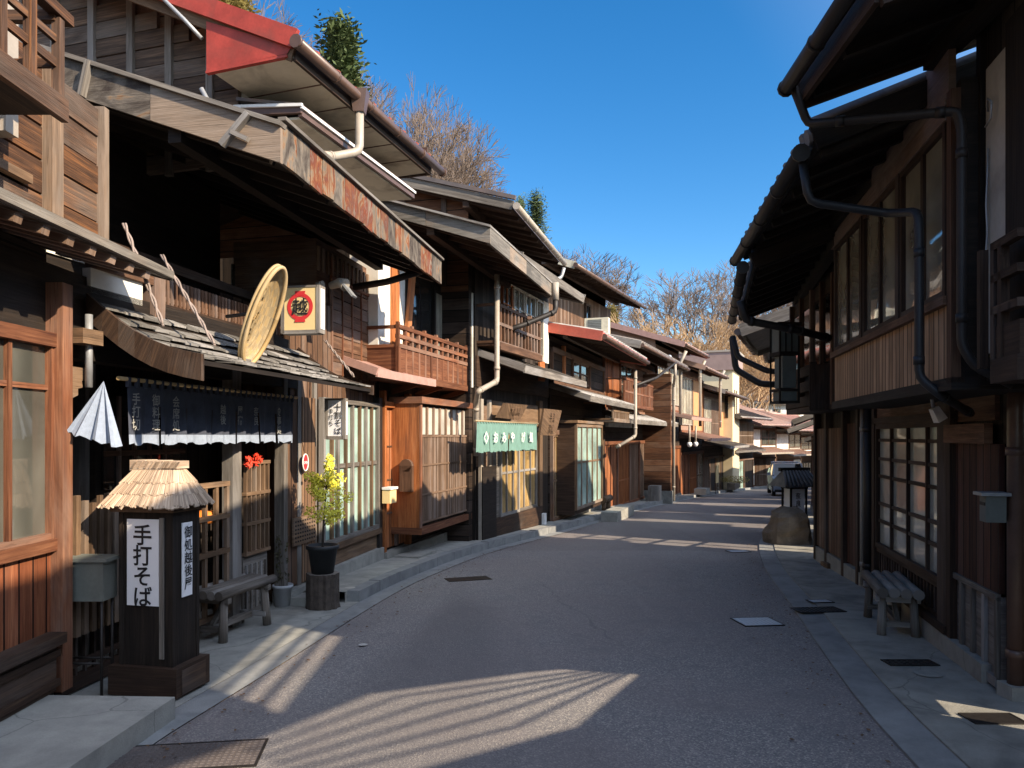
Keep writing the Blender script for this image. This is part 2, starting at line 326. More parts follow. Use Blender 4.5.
        me.polygons.foreach_set('use_smooth', s.sm)
        me.materials.append(MATS[m]); me.validate(); me.update()
        o = bpy.data.objects.new(name, me); col.objects.link(o)
        if parent is not None: o.parent = parent
        else: o.location = off
        if bevel:
            b = o.modifiers.new('bevel', 'BEVEL'); b.width = bevel; b.segments = 2; b.limit_method = 'ANGLE'; b.angle_limit = .6
            b.use_clamp_overlap = True
        return o

def tag(o, label=None, cat=None, group=None, kind=None):
    if label: o['label'] = label
    if cat: o['category'] = cat
    if group: o['group'] = group
    if kind: o['kind'] = kind
    return o
def thing(name, loc, label, cat, group=None):
    o = bpy.data.objects.new(name, None); o.empty_display_size = .2; o.location = loc; col.objects.link(o)
    return tag(o, label, cat, group)
def one(name, mb, m, label, cat, group=None, bevel=0):
    return tag(mb.build(name, m, None, bevel), label, cat, group)

class Fac:
    """A facade plane: u runs along the wall away from the camera, d outwards to the street, z up."""
    def __init__(s, A, B, left=True):
        s.A = Vector((A[0], A[1], 0)); v = Vector((B[0]-A[0], B[1]-A[1], 0)); s.L = v.length; s.d = v.normalized()
        s.n = Vector((s.d.y, -s.d.x, 0)) if left else Vector((-s.d.y, s.d.x, 0)); s.left = left
    def p(s, u, d, z): return s.A + s.d*u + s.n*d + Vector((0,0,z))
    def U(s, px, d=0):                      # where the sight line of a picture column meets the plane
        a = (px-512)/FL; o = s.A+s.n*d
        return (a*o.y-o.x)/(s.d.x-a*s.d.y)
    def Z(s, px, py, d=0):
        u = s.U(px, d); Y = (s.A+s.n*d+s.d*u).y
        return CAMZ+(HZ-py)*Y/FL
    def box(s, mb, u0, u1, d0, d1, z0, z1, rnd=None):
        if u1 < u0: u0, u1 = u1, u0
        c = [s.p(u, d, z) for z in (z0, z1) for (u, d) in ((u0,d0),(u1,d0),(u1,d1),(u0,d1))]
        if s.left: c = [c[i] for i in (0,3,2,1,4,7,6,5)]
        mb.hexa(c, rnd)
    def wall(s, mb, u0, u1, d0, d1, z0, z1):     # box whose planks run level / upright: uv in metres
        P = lambda u, d, z: s.p(u, d, z)
        for q, uvf in (([(u0,d1,z0),(u1,d1,z0),(u1,d1,z1),(u0,d1,z1)], 0), ([(u1,d0,z0),(u0,d0,z0),(u0,d0,z1),(u1,d0,z1)], 0),
                       ([(u0,d0,z0),(u0,d1,z0),(u0,d1,z1),(u0,d0,z1)], 1), ([(u1,d1,z0),(u1,d0,z0),(u1,d0,z1),(u1,d1,z1)], 1),
                       ([(u0,d0,z1),(u0,d1,z1),(u1,d1,z1),(u1,d0,z1)], 2), ([(u0,d0,z0),(u1,d0,z0),(u1,d1,z0),(u0,d1,z0)], 2)):
            pts = [P(*a) for a in q]
            uv = [((a[0] if uvf == 0 else a[1]), a[2] if uvf != 2 else a[0]) for a in q]
            if not s.left: pts = pts[::-1]; uv = uv[::-1]
            mb.face(pts, uv, .5)

# ------------------------------------------------------------------ text
def text_mb(mb, body, size, origin, right, up, vertical=False, gap=1.08, wide=1.0, bold=.012):
    right, up = Vector(right).normalized(), Vector(up).normalized(); nrm = right.cross(up); origin = Vector(origin)
    def put(ch, ox, oy):
        c = bpy.data.curves.new('t', 'FONT'); c.body = ch; c.size = size; c.align_x = 'CENTER'; c.offset = size*bold; c.resolution_u = 3
        o = bpy.data.objects.new('t', c); col.objects.link(o); bpy.context.view_layer.update()
        me = bpy.data.meshes.new_from_object(o)
        V = [origin + right*(v.co.x*wide+ox) + up*(v.co.y+oy) + nrm*.002 for v in me.vertices]
        for p in me.polygons: mb.face([V[i] for i in p.vertices], rnd=.5)
        bpy.data.objects.remove(o); bpy.data.curves.remove(c); bpy.data.meshes.remove(me)
    if vertical:
        for i, ch in enumerate(body): put(ch, 0, -(i+1)*size*gap)
    else: put(body, 0, 0)

# ------------------------------------------------------------------ building components
def window(par, F, u0, u1, z0, z1, d, nv, nh, fm='w_brown', pm='glass_dark', fr=.05, mt=.025, dep=.05, hs=None):
    f = MB()
    if u1 < u0: u0, u1 = u1, u0
    F.box(f, u0, u0+fr, d, d+dep, z0, z1); F.box(f, u1-fr, u1, d, d+dep, z0, z1)
    F.box(f, u0+fr, u1-fr, d, d+dep, z1-fr, z1); F.box(f, u0+fr, u1-fr, d, d+dep, z0, z0+fr)
    for i in range(1, nv): 
        u = u0+(u1-u0)*i/nv; F.box(f, u-mt/2, u+mt/2, d, d+dep*.8, z0+fr, z1-fr)
    zz = hs if hs else [i/nh for i in range(1, nh)]
    for t in zz:
        z = z0+(z1-z0)*t; F.box(f, u0+fr, u1-fr, d, d+dep*.6, z-mt/2, z+mt/2)
    w = f.build('window', fm, par)
    g = MB(); F.wall(g, u0+fr*.5, u1-fr*.5, d-.004, d+.012, z0+fr*.5, z1-fr*.5); g.build('pane', pm, w)
    return w
def lattice(par, F, u0, u1, z0, z1, d, pitch=.06, w=.025, rails=(0,.33,.66,1), m='w_lattice', back='w_black', name='lattice', rw=.045, dep=.03):
    f = MB()
    if u1 < u0: u0, u1 = u1, u0
    n = max(2, int((u1-u0)/pitch))
    for i in range(n+1):
        u = u0+(u1-u0)*i/n; F.box(f, u-w/2, u+w/2, d+.02, d+.02+dep, z0, z1)
    for t in rails:
        z = z0+(z1-z0)*t; F.box(f, u0-.02, u1+.02, d+.012, d+.026+dep, z-rw/2, z+rw/2)
    if back:
        b = MB(); F.wall(b, u0, u1, d-.01, d+.008, z0, z1); b.build('backing', back, par)
    return f.build(name, m, par)
def panel(par, F, u0, u1, z0, z1, d0, d1, m, name='wall_panel'):
    f = MB(); F.wall(f, min(u0,u1), max(u0,u1), d0, d1, z0, z1); return f.build(name, m, par)
def body(par, F, u0, u1, z0, z1, depth, m, name='wall', d=0):
    f = MB(); F.wall(f, u0, u1, d-depth, d, z0, z1); return f.build(name, m, par)
def roof(par, F, u0, u1, de, ze, dr, pitch, m='roof_metal', t=.07, soffit='w_dark', fascia='w_grey', fh=.16, gable=None, gz=None, kind='seam', rafters=True, gd=0, gu=.5, back=True, fasA=None):
    """gabled roof with its ridge along the street: eave at (de, ze), ridge at d=dr"""
    zr = ze+pitch*(de-dr); db = dr-(de-dr)
    r = MB(); P = F.p
    def slab(d0, z0, d1, z1, th, q=r, a=u0, b=u1):
        c = [P(a,d0,z0),P(b,d0,z0),P(b,d1,z1),P(a,d1,z1)]; up = Vector((0,0,th))
        if F.left: c = c[::-1]
        q.hexa(c+[x+up for x in c])
    slab(de, ze, dr, zr, t)
    if back: slab(dr, zr, db, ze, t)
    if kind == 'seam':
        n = max(2, int((u1-u0)/.42))
        for i in range(n+1):
            u = u0+.02+(u1-u0-.04)*i/n; r.beam(P(u,de,ze+t+.012), P(u,dr,zr+t+.012), .03, .03)
    elif kind == 'tile':
        n = max(2, int((u1-u0)/.26))
        for i in range(n+1):
            u = u0+.03+(u1-u0-.06)*i/n; r.tube([P(u,de+.03,ze+t+.005), P(u,dr,zr+t+.005)], .055, 6, sm=True)
        k = int((de-dr)/.28)
        for j in range(1, min(k, 14)):
            q = j/k; r.beam(P(u0,de+(dr-de)*q,ze+t+(zr-ze)*q+.015), P(u1,de+(dr-de)*q,ze+t+(zr-ze)*q+.015), .05, .03)
    if back: r.tube([P(u0-.03,dr,zr+t+.05), P(u1+.03,dr,zr+t+.05)], .1, 8)
    ro = r.build('roof', m, par)
    if rafters:
        q = MB(); n = max(2, int((u1-u0)/.42))
        for i in range(n+1):
            u = u0+.06+(u1-u0-.12)*i/n; dd = min(2.6, de-dr); q.beam(P(u,de-.03,ze-.035), P(u,de-dd,ze-.035+pitch*dd), .05, .065)
        q.beam(P(u0,de-.75,ze-.1+pitch*.75), P(u1,de-.75,ze-.1+pitch*.75), .1, .12)
        q.build('rafters', soffit, par)
        q = MB(); c = [P(u0+.01,de-.02,ze-.012),P(u1-.01,de-.02,ze-.012),P(u1-.01,dr,zr-.012),P(u0+.01,dr,zr-.012)]
        q.face(c); q.build('soffit', soffit, par)
    if fascia:
        q = MB(); q.beam(P(u0-.01,de+.015,ze+t/2-fh*.2), P(u1+.01,de+.015,ze+t/2-fh*.2), .03, fh); 
        if not fasA: 
            q.build('fascia', fascia, par); q = MB()
        q.beam(P(u0-.02,de+.03,ze+t/2-fh*.25), P(u0-.02,dr,zr+t/2-fh*.25), .035, fh*1.25)
        if back: q.beam(P(u0-.02,db,ze+t/2-fh*.25), P(u0-.02,dr,zr+t/2-fh*.25), .035, fh*1.25)
        q.build('bargeboard', fascia, par); q = MB()
        q.beam(P(u1+.02,de+.03,ze+t/2-fh*.25), P(u1+.02,dr,zr+t/2-fh*.25), .035, fh*1.25)
        q.build('bargeboard', fascia, par)
    if gable:
        q = MB(); z0 = gz if gz is not None else ze-.5
        for uu in (u0+gu, u1-gu):
            zz = lambda d: ze+pitch*(de-d) if d > dr else ze+pitch*(d-db)
            pts = [(gd,z0),(gd,zz(gd)),(dr,zr),(2*dr-gd,zz(2*dr-gd)),(2*dr-gd,z0)]
            for dz in (0,):
                q.face([P(uu,a,b) for a, b in pts], [(a,b) for a, b in pts], .5)
        q.build('gable_wall', gable, par)
    return zr
def gutter(par, F, u0, u1, d, z, r=.045, m='gutter_brown', pipe=None, pm=None, brackets=True, fall=.0):
    g = MB(); g.tube([F.p(u0,d,z), F.p(u1,d,z-fall)], r, 10)
    n = max(2, int(abs(u1-u0)/.6))
    if brackets:
        for i in range(n+1):
            u = u0+(u1-u0)*i/n; g.tube([F.p(u-.012,d,z), F.p(u+.012,d,z)], r*1.15, 10)
    g.build('gutter', m, par)
    if pipe:
        q = MB(); q.tube([F.p(*a) for a in pipe], r*.72, 8); q.build('downpipe', pm or m, par)
def pipe(par, pts, r, m, name='downpipe', clips=()):
    q = MB(); P = [Vector(p) for p in pts]
    out = [P[0]]
    for i in range(1, len(P)-1):           # soften the elbows
        a, b, c = P[i-1], P[i], P[i+1]; t = min(.06, (b-a).length*.3, (c-b).length*.3)
        p0 = b+(a-b).normalized()*t; p1 = b+(c-b).normalized()*t
        out += [p0, (p0+b*2+p1)/4, p1]
    out.append(P[-1]); q.tube(out, r, 10)
    for i in range(1, len(P)):
        a, b = P[i-1], P[i]; L = (b-a).length
        if L > .5:
            for t in (.12, .88):
                c = a.lerp(b, t); dd = (b-a).normalized()*.025; q.tube([c-dd, c+dd], r*1.18, 10)
    return q.build(name, m, par)
def pent(par, F, u0, u1, z_in, z_out, dout, m='roof_metal', t=.05, edge='w_grey', ribs=.3, kind='seam', din=0, under='w_dark', soft=True):
    r = MB(); P = F.p
    c = [P(u0,din,z_in),P(u1,din,z_in),P(u1,dout,z_out),P(u0,dout,z_out)]
    if not F.left: c = c[::-1]
    c = c[::-1] if not F.left else c
    up = Vector((0,0,t)); r.hexa([c[0],c[1],c[2],c[3]]+[x+up for x in c])
    n = max(2, int((u1-u0)/ribs))
    for i in range(n+1):
        u = u0+.03+(u1-u0-.06)*i/n
        if kind == 'tile': r.tube([P(u,din,z_in+t), P(u,dout+.03,z_out+t)], .05, 6)
        else: r.beam(P(u,din,z_in+t+.01), P(u,dout,z_out+t+.01), .03, .025)
    if kind == 'tile':
        for j in range(1, 4):
            q = j/4; r.beam(P(u0,din+(dout-din)*q,z_in+t+(z_out-z_in)*q+.012), P(u1,din+(dout-din)*q,z_in+t+(z_out-z_in)*q+.012), .04, .025)
    r.build('pent_roof', m, par)
    q = MB(); n = max(2, int((u1-u0)/.4))
    for i in range(n+1):
        u = u0+.05+(u1-u0-.1)*i/n; q.beam(P(u,din,z_in-.03), P(u,dout-.03,z_out-.03), .045, .05)
    q.build('rafters', under, par)
    q = MB(); q.beam(P(u0-.01,dout+.015,z_out+t/2-.02), P(u1+.01,dout+.015,z_out+t/2-.02), .03, t+.07)
    q.beam(P(u0-.015,din,z_in+t/2-.01), P(u0-.015,dout+.03,z_out+t/2-.01), .03, t+.06); q.build('fascia', edge, par)
def balcony(par, F, u0, u1, z0, z1, d, m='w_red', step=.22, low=.3, boards=None, dep=.06, pat=False):
    b = MB(); F.box(b, u0, u1, 0, d, z0-.06, z0)
    if low: F.box(b, u0, u1, d-.03, d, z0, z0+low)
    for zz in ([z0+low] if low else [])+[z1, (z0+low+z1)/2]: F.box(b, u0-.02, u1+.02, d-.045, d+.015, zz-.025, zz+.025)
    if low:
        for t in (0,.33,.66,1): 
            u = u0+(u1-u0)*t; F.box(b, u-.03, u+.03, d-.005, d+.012, z0, z0+low)
    F.box(b, u0, u1, d-.01, d+.02, z0-.07, z0+.02)
    n = max(2, int((u1-u0)/step))
    for i in range(n+1):
        u = u0+(u1-u0)*i/n; F.box(b, u-.025, u+.025, d-.035, d+.005, z0, z1+(.06 if i % 2 == 0 else 0))
    for zz in (z0+low, z1): F.box(b, u0-.015, u0+.03, 0, d, zz-.02, zz+.02)
    if low: F.box(b, u0, u0+.025, 0, d, z0, z0+low)
    o = b.build('balcony', m, par); return o
# ------------------------------------------------------------------ camera, sun, sky
GLOW = 14.0
cam = bpy.data.cameras.new('camera'); co = bpy.data.objects.new('camera', cam); col.objects.link(co)
co.location = (0, 0, CAMZ); co.rotation_euler = (math.radians(90), 0, 0)
cam.sensor_width = 36; cam.lens = 36*FL/1024; cam.shift_y = (HZ-384)/1024; cam.clip_end = 2000; cam.clip_start = .05
scn.camera = co
LD = Vector((-1, .7, -.74)).normalized()            # the way the sunlight travels
sun = bpy.data.lights.new('sun', 'SUN'); sun.energy = 10.0; sun.angle = math.radians(.53); sun.color = (1, .83, .62)
so = bpy.data.objects.new('sun', sun); col.objects.link(so); so.rotation_euler = LD.to_track_quat('-Z', 'Y').to_euler()
w = bpy.data.worlds.new('World'); scn.world = w; w.use_nodes = True; nt = w.node_tree; nt.nodes.clear()
sky = nt.nodes.new('ShaderNodeTexSky'); sky.sky_type = 'NISHITA'; sky.sun_disc = False
sky.sun_elevation = math.asin(-LD.z); sky.sun_rotation = math.atan2(-LD.x, -LD.y)
sky.air_density = 1.0; sky.dust_density = .2; sky.ozone_density = 1.6; sky.altitude = 900
hs = nt.nodes.new('ShaderNodeHueSaturation'); hs.inputs['Saturation'].default_value = 1.4; hs.inputs['Value'].default_value = 1.5
bg = nt.nodes.new('ShaderNodeBackground'); bg.inputs[1].default_value = .15; ow = nt.nodes.new('ShaderNodeOutputWorld')
nt.links.new(sky.outputs[0], hs.inputs['Color']); tcw = nt.nodes.new('ShaderNodeTexCoord'); dt = nt.nodes.new('ShaderNodeVectorMath'); dt.operation = 'DOT_PRODUCT'; dt.inputs[1].default_value = tuple(-LD)
nt.links.new(tcw.outputs['Generated'], dt.inputs[0])
gl = val(nt, 'POWER', val(nt, 'MAXIMUM', dt.outputs['Value'], 0.0), 1.4)      # wide pale glow of the sky around the low sun
gx = mix(nt, 1.0, (1.0,.88,.76), (1,1,1), 'MULTIPLY'); sc_n = nt.nodes.new('ShaderNodeVectorMath'); sc_n.operation = 'SCALE'; sc_n.inputs[0].default_value = (.86,.86,.88); nt.links.new(val(nt, 'MULTIPLY', gl, GLOW), sc_n.inputs['Scale'])
ad = nt.nodes.new('ShaderNodeVectorMath'); ad.operation = 'ADD'; nt.links.new(hs.outputs[0], ad.inputs[0]); nt.links.new(sc_n.outputs[0], ad.inputs[1])
nt.links.new(ad.outputs[0], bg.inputs[0]); nt.links.new(bg.outputs[0], ow.inputs[0])
scn.view_settings.view_transform = 'Standard'; scn.view_settings.look = 'None'; scn.view_settings.exposure = 0
scn.cycles.max_bounces = 6; scn.cycles.diffuse_bounces = 4; scn.cycles.glossy_bounces = 3

# ------------------------------------------------------------------ terrain, road, pavements
def wall_d(X, Y):                        # distance to the left of the left-hand house fronts
    s = (WX(Y+.5)-WX(Y-.5)); return (WX(Y)-X)/math.sqrt(1+s*s)
def hill(X, Y):
    d = wall_d(X, min(Y, 95)); g = gy(min(Y, 80))
    if Y > 95: d = max(d, 0)
    h = max(0, d-11)*.78
    h = h if h < 22 else 22+(h-22)*.35
    e = max(0, d-11); h = h*(1-.33*min(1, max(0, (Y-52)/26)))+max(0, min((Y-112)*.32, 27-.045*(X-40)))
    wob = 1.4*math.sin(X*.13+1)*math.sin(Y*.11)+.5*math.sin(X*.41)*math.cos(Y*.37+2)
    return g+h+wob*min(1, h/6)
def grid(name, xs, ys, zf, m, kind='structure'):
    mb = MB(); V = [[(x, y, zf(x, y)) for x in xs] for y in ys]
    me = bpy.data.meshes.new(name); n = len(xs)
    me.from_pydata([p for r in V for p in r], [], [[j*n+i, j*n+i+1, (j+1)*n+i+1, (j+1)*n+i] for j in range(len(ys)-1) for i in range(n-1)])
    me.polygons.foreach_set('use_smooth', [True]*len(me.polygons)); me.materials.append(MATS[m])
    o = bpy.data.objects.new(name, me); col.objects.link(o); return tag(o, kind=kind)
def frange(a, b, s):
    o = []; 
    while a < b: o.append(a); a += s
    return o+[b]
g_ = grid('ground', frange(-180, -40, 20)+frange(-36, 120, 3)+frange(140, 400, 30), frange(-60, -12, 12)+frange(-9, 160, 3)+frange(180, 600, 40), lambda x, y: hill(x, y)-.05, 'hill_soil')
tag(g_, 'brown winter hillside and the ground under the street')
def strip(name, ys, lf, rf, zf, m, nx=3, skirt=None, label=None, kind='structure'):
    mb = MB()
    for a, b in zip(ys, ys[1:]):
        for i in range(nx):
            def q(y, t):
                p, r = lf(y), rf(y); X = p[0]+(r[0]-p[0])*t; Y = p[1]+(r[1]-p[1])*t; return (X, Y, zf(Y))
            mb.face([q(a, i/nx), q(a, (i+1)/nx), q(b, (i+1)/nx), q(b, i/nx)], rnd=.5)
        if skirt:
            for fn in skirt:
                p, r = fn(a), fn(b); mb.face([(p[0],p[1],zf(p[1])),(p[0],p[1],zf(p[1])-.2),(r[0],r[1],zf(r[1])-.2),(r[0],r[1],zf(r[1]))], rnd=.5)
    o = mb.build(name, m); return tag(o, label, kind=kind)
def offL(k):                              # offset curve of the left road edge, k metres to the left
    def f(y):
        s = LX(y+.2)-LX(y-.2); n = Vector((.4, -s)).normalized(); return (LX(y)-n.x*k, y-n.y*k)
    return f
def offR(k):
    def f(y):
        s = RX(y+.2)-RX(y-.2); n = Vector((.4, -s)).normalized(); return (RX(y)+n.x*k, y+n.y*k)
    return f
ys = frange(-20, 4, 1.5)+frange(4.2, 30, .4)+frange(31, 78, 1.5)
strip('road', ys, lambda y: (LX(y), y), lambda y: (RX(y), y), lambda Y: gy(Y)+.004, 'asphalt', 4, label='worn asphalt street curving away downhill')
strip('gutter_strip', ys, offL(.2), offL(0), lambda Y: gy(Y)+.010, 'kerb', 1, label='pale concrete gutter strip along the left road edge')
strip('pavement', [y for y in ys if 3.0 < y < 8.0], offL(2.6), offL(.2), lambda Y: gy(Y)+.012, 'concrete', 3, label='flush concrete apron before the noodle shop')
yk = [y for y in ys if y > 7.4]
strip('pavement', yk, offL(3.2), offL(.33), lambda Y: gy(Y)+.118, 'concrete', 3, skirt=[offL(.33)], label='raised pavement along the left row of houses')
# raised kerb stones, one mesh
mb = MB(); y = 7.45; Rk = random.Random(3)
while y < 60:
    L = .6 if y < 30 else 1.5
    a, b = offL(.265)(y+.006), offL(.265)(y+L-.006); j = Rk.uniform(-.006, .006)
    mb.beam((a[0],a[1],gy(a[1])+.045+j), (b[0],b[1],gy(b[1])+.045+j), .13, .16); y += L
one('kerb', mb, 'kerb', 'row of raised kerb stones on the left side of the street', 'kerb', bevel=.012); col.objects[-1]['kind'] = 'structure'
o = bpy.data.objects['kerb']; del o['category']
strip('kerb_band', ys, offR(0), offR(.23), lambda Y: gy(Y)+.022, 'kerb', 1, skirt=[offR(0)], label='smooth grey concrete band along the right road edge')
strip('pavement', ys, offR(.23), offR(2.7), lambda Y: gy(Y)+.034, 'concrete_old', 3, skirt=[offR(.23)], label='cracked concrete pavement on the right side')
# low slab in front of the first house
mb = MB(); mb.hexa([(-6,-6,-.1),(-2.62,-6,-.1),(-1.90,4.2,-.1),(-6,4.36,-.1),(-6,-6,.13),(-2.62,-6,.13),(-1.90,4.2,.13),(-6,4.36,.13)])
o = mb.build('pavement', 'concrete', None, .01); tag(o, 'raised concrete slab in front of the first house', kind='structure')
mb = MB()
for (a, b) in (((375,552),(388,549)),): pass
# cover plates and grates
def plate(name, px, py, w, l, rot, m, label, cat, h=.006, z=0, round_=False, slots=0, grp=None):
    Y = 6.0
    for _ in range(30): Y = (CAMZ-(gy(Y)+z))*FL/(py-HZ)
    X = (px-512)/FL*Y; zz = gy(Y)+z
    t = thing(name, (X, Y, zz), label, cat, grp)
    c, s = math.cos(rot), math.sin(rot); sl = -.02-.0012*max(0, Y-4) if Y > 4 else 0
    T = lambda a, b, k: (X+a*c-b*s, Y+a*s+b*c, zz+k+sl*(a*s+b*c))
    q = MB()
    if round_:
        q.face([T(w/2*math.cos(i*math.pi/12), w/2*math.sin(i*math.pi/12), h) for i in range(24)]); o_ = q.build('lid', m, t); return t
    q.hexa([T(-w/2,-l/2,0),T(w/2,-l/2,0),T(w/2,l/2,0),T(-w/2,l/2,0),T(-w/2,-l/2,h),T(w/2,-l/2,h),T(w/2,l/2,h),T(-w/2,l/2,h)]); q.build('lid', m, t)
    q = MB()
    for a, b, e, f in ((-w/2-.012,-w/2,-l/2-.012,l/2+.012),(w/2,w/2+.012,-l/2-.012,l/2+.012),(-w/2,w/2,-l/2-.012,-l/2),(-w/2,w/2,l/2,l/2+.012)):
        q.hexa([T(a,e,0),T(b,e,0),T(b,f,0),T(a,f,0),T(a,e,h+.002),T(b,e,h+.002),T(b,f,h+.002),T(a,f,h+.002)])
    q.build('frame', 'iron', t)
    if slots:
        q = MB(); n = int(l/slots)
        for i in range(n):
            b = -l/2+(i+.5)*l/n; k = slots*.3
            for j in range(int(w/slots)):
                a = -w/2+(j+.5)*w/int(w/slots)
                q.hexa([T(a-k,b-k*.5,h),T(a+k,b-k*.5,h),T(a+k,b+k*.5,h),T(a-k,b+k*.5,h),T(a-k*.7,b-k*.3,h+.004),T(a+k*.7,b-k*.3,h+.004),T(a+k*.7,b+k*.3,h+.004),T(a-k*.7,b+k*.3,h+.004)])
        q.build('tread', m, t)
    return t
plate('cover_plate', 757, 622, .34, .30, .12, 'steel', 'bright checkered steel cover plate in the road by the right kerb', 'cover plate', .006, .006, slots=.035)
plate('cover_plate', 738, 551.5, .3, .2, .2, 'galv', 'small pale metal plate far up the road beside the right kerb', 'cover plate', .006, .006)
plate('cover_plate', 820, 601.5, .20, .13, .1, 'steel', 'small shiny metal lid in the right pavement by the bench', 'cover plate', .006, .036)
plate('drain_grate', 818, 610, .42, .2, .12, 'iron', 'rusty drain grate just below the small shiny lid', 'drain grate', .005, .036, slots=.04)
plate('drain_grate', 910, 663, .32, .12, .0, 'iron', 'narrow iron grate in the right pavement in front of the bench', 'drain grate', .005, .036, slots=.04)
plate('drain_grate', 993, 719, .27, .14, .0, 'iron', 'dark rusty plate in the pavement near the bottom right', 'drain grate', .005, .036)
plate('manhole_cover', 928, 674, .17, .17, 0, 'concrete', 'small round pale cap in the right pavement', 'manhole cover', .004, .036, True)
plate('drain_grate', 182, 757, .75, .30, .14, 'roof_metal', 'wide dark steel mesh grate in the road at the bottom left', 'drain grate', .005, .006, slots=.03)
plate('drain_grate', 468, 579, .5, .22, .35, 'iron', 'dark rectangular lid in the road beside the left kerb', 'drain grate', .003, .006)
plate('manhole_cover', 350, 588, .11, .11, 0, 'plaster_dim', 'small round white cap on the left pavement behind the stump', 'manhole cover', .004, .12, True)
plate('manhole_cover', 363, 645, .07, .07, 0, 'steel', 'tiny round survey pin in the left road edge', 'manhole cover', .004, .012, True)

# ------------------------------------------------------------------ roadside lantern of the noodle shop
def frame_of(cx, cy, rot):
    c, s = math.cos(rot), math.sin(rot)
    return lambda a, b, z: Vector((cx+a*c-b*s, cy+a*s+b*c, z))
def obox(mb, T, a0, a1, b0, b1, z0, z1, t=0):
    mb.hexa([T(a0,b0,z0),T(a1,b0,z0),T(a1,b1,z0),T(a0,b1,z0),T(a0+t,b0+t,z1),T(a1-t,b0+t,z1),T(a1-t,b1-t,z1),T(a0+t,b1-t,z1)])
lt = thing('street_lantern', (-2.17, 4.72, 0), 'tall black wooden lantern with thatched cap and white paper panels on the left pavement', 'lantern')
T = frame_of(-2.22, 4.70, math.radians(-11))
q = MB(); obox(q, T, -.235, .235, -.17, .17, .012, .19); q.build('base', 'w_dark', lt, .012)
q = MB(); obox(q, T, .236, .24, -.12, .12, .02, .17); q.build('base_trim', 'w_dark', lt)
q = MB(); obox(q, T, -.18, .18, -.13, .13, .19, 1.16); q.build('cabinet', 'w_black', lt, .008)
q = MB()
for a in (-.185, .155):
    for b in (-.135, .105): obox(q, T, a, a+.03, b, b+.03, .19, 1.17)
obox(q, T, -.21, .21, -.16, .16, 1.14, 1.18)
q.build('post', 'w_black', lt)
pp = MB(); obox(pp, T, -.125, .095, -.142, -.136, .56, 1.09); P1 = pp.build('paper_panel', 'paper', lt)
tx = MB(); rt = T(1,0,0)-T(0,0,0); text_mb(tx, '手打そば', .134, T(-.015, -.144, 1.07), rt, (0,0,1), True, .94, 1.0, .016); tx.build('lettering', 'ink', P1)
pp = MB(); obox(pp, T, .186, .192, -.05, .05, .60, 1.06); P2 = pp.build('paper_panel', 'paper', lt)
tx = MB(); bt = T(0,1,0)-T(0,0,0); text_mb(tx, '御処越後屋', .080, T(.194, .005, 1.05), bt, (0,0,1), True, 1.0); tx.build('lettering', 'ink', P2)
q = MB(); obox(q, T, .10, .13, -.146, -.138, .24, 1.10); q.build('side_batten', 'w_grey', lt)
# thatched cap: bundles of straw from the ridge down to a ragged eave
q = MB(); rs = random.Random(5)
er = [(-.27,-.20),(.24,-.20),(.24,.20),(-.27,.20)]; rr_ = [(-.13,-.03),(.13,-.03),(.13,.03),(-.13,.03)]; ZE, ZR = 1.17, 1.40
for i in range(4):
    e0, e1, r0, r1 = er[i], er[(i+1)%4], rr_[i], rr_[(i+1)%4]
    q.face([T(*e0,ZE), T(*e1,ZE), T(*r1,ZR), T(*r0,ZR)], rnd=.3)
    n = 46 if i % 2 == 0 else 36
    for lay in range(3):
        for k in range(n):
            t = (k+rs.random())/n; s0 = lay*.28
            top = Vector(T(r0[0]+(r1[0]-r0[0])*t, r0[1]+(r1[1]-r0[1])*t, ZR)); bot = Vector(T(e0[0]+(e1[0]-e0[0])*t, e0[1]+(e1[1]-e0[1])*t, ZE))
            nrm = Vector((0,0,1)); a = bot.lerp(top, max(0, s0-rs.uniform(.0,.07))); b = bot.lerp(top, min(1, s0+.5))
            if lay == 0: a += (bot-top).normalized()*rs.uniform(0, .03)
            q.beam(a+nrm*(.010+.004*lay), b+nrm*(.006+.004*lay), .016, .012, rnd=rs.random())
q.face([T(*p,ZE-.001) for p in er][::-1])
q.build('thatched_roof', 'thatch', lt)
q = MB()
for k in range(3): obox(q, T, -.17+.112*k, -.062+.112*k, -.06, .06, 1.385+.006*k, 1.45-.003*k)
for k in range(26):
    a = -.17+.33*rs.random(); q.beam(T(a, -.062, 1.40), T(a+.03, -.062, 1.44), .006, .006)
q.build('roof_ridge', 'thatch', lt, .006)
q = MB(); obox(q, T, -.22, .21, -.17, .17, 1.135, 1.165); q.build('eave_board', 'thatch_dark', lt)

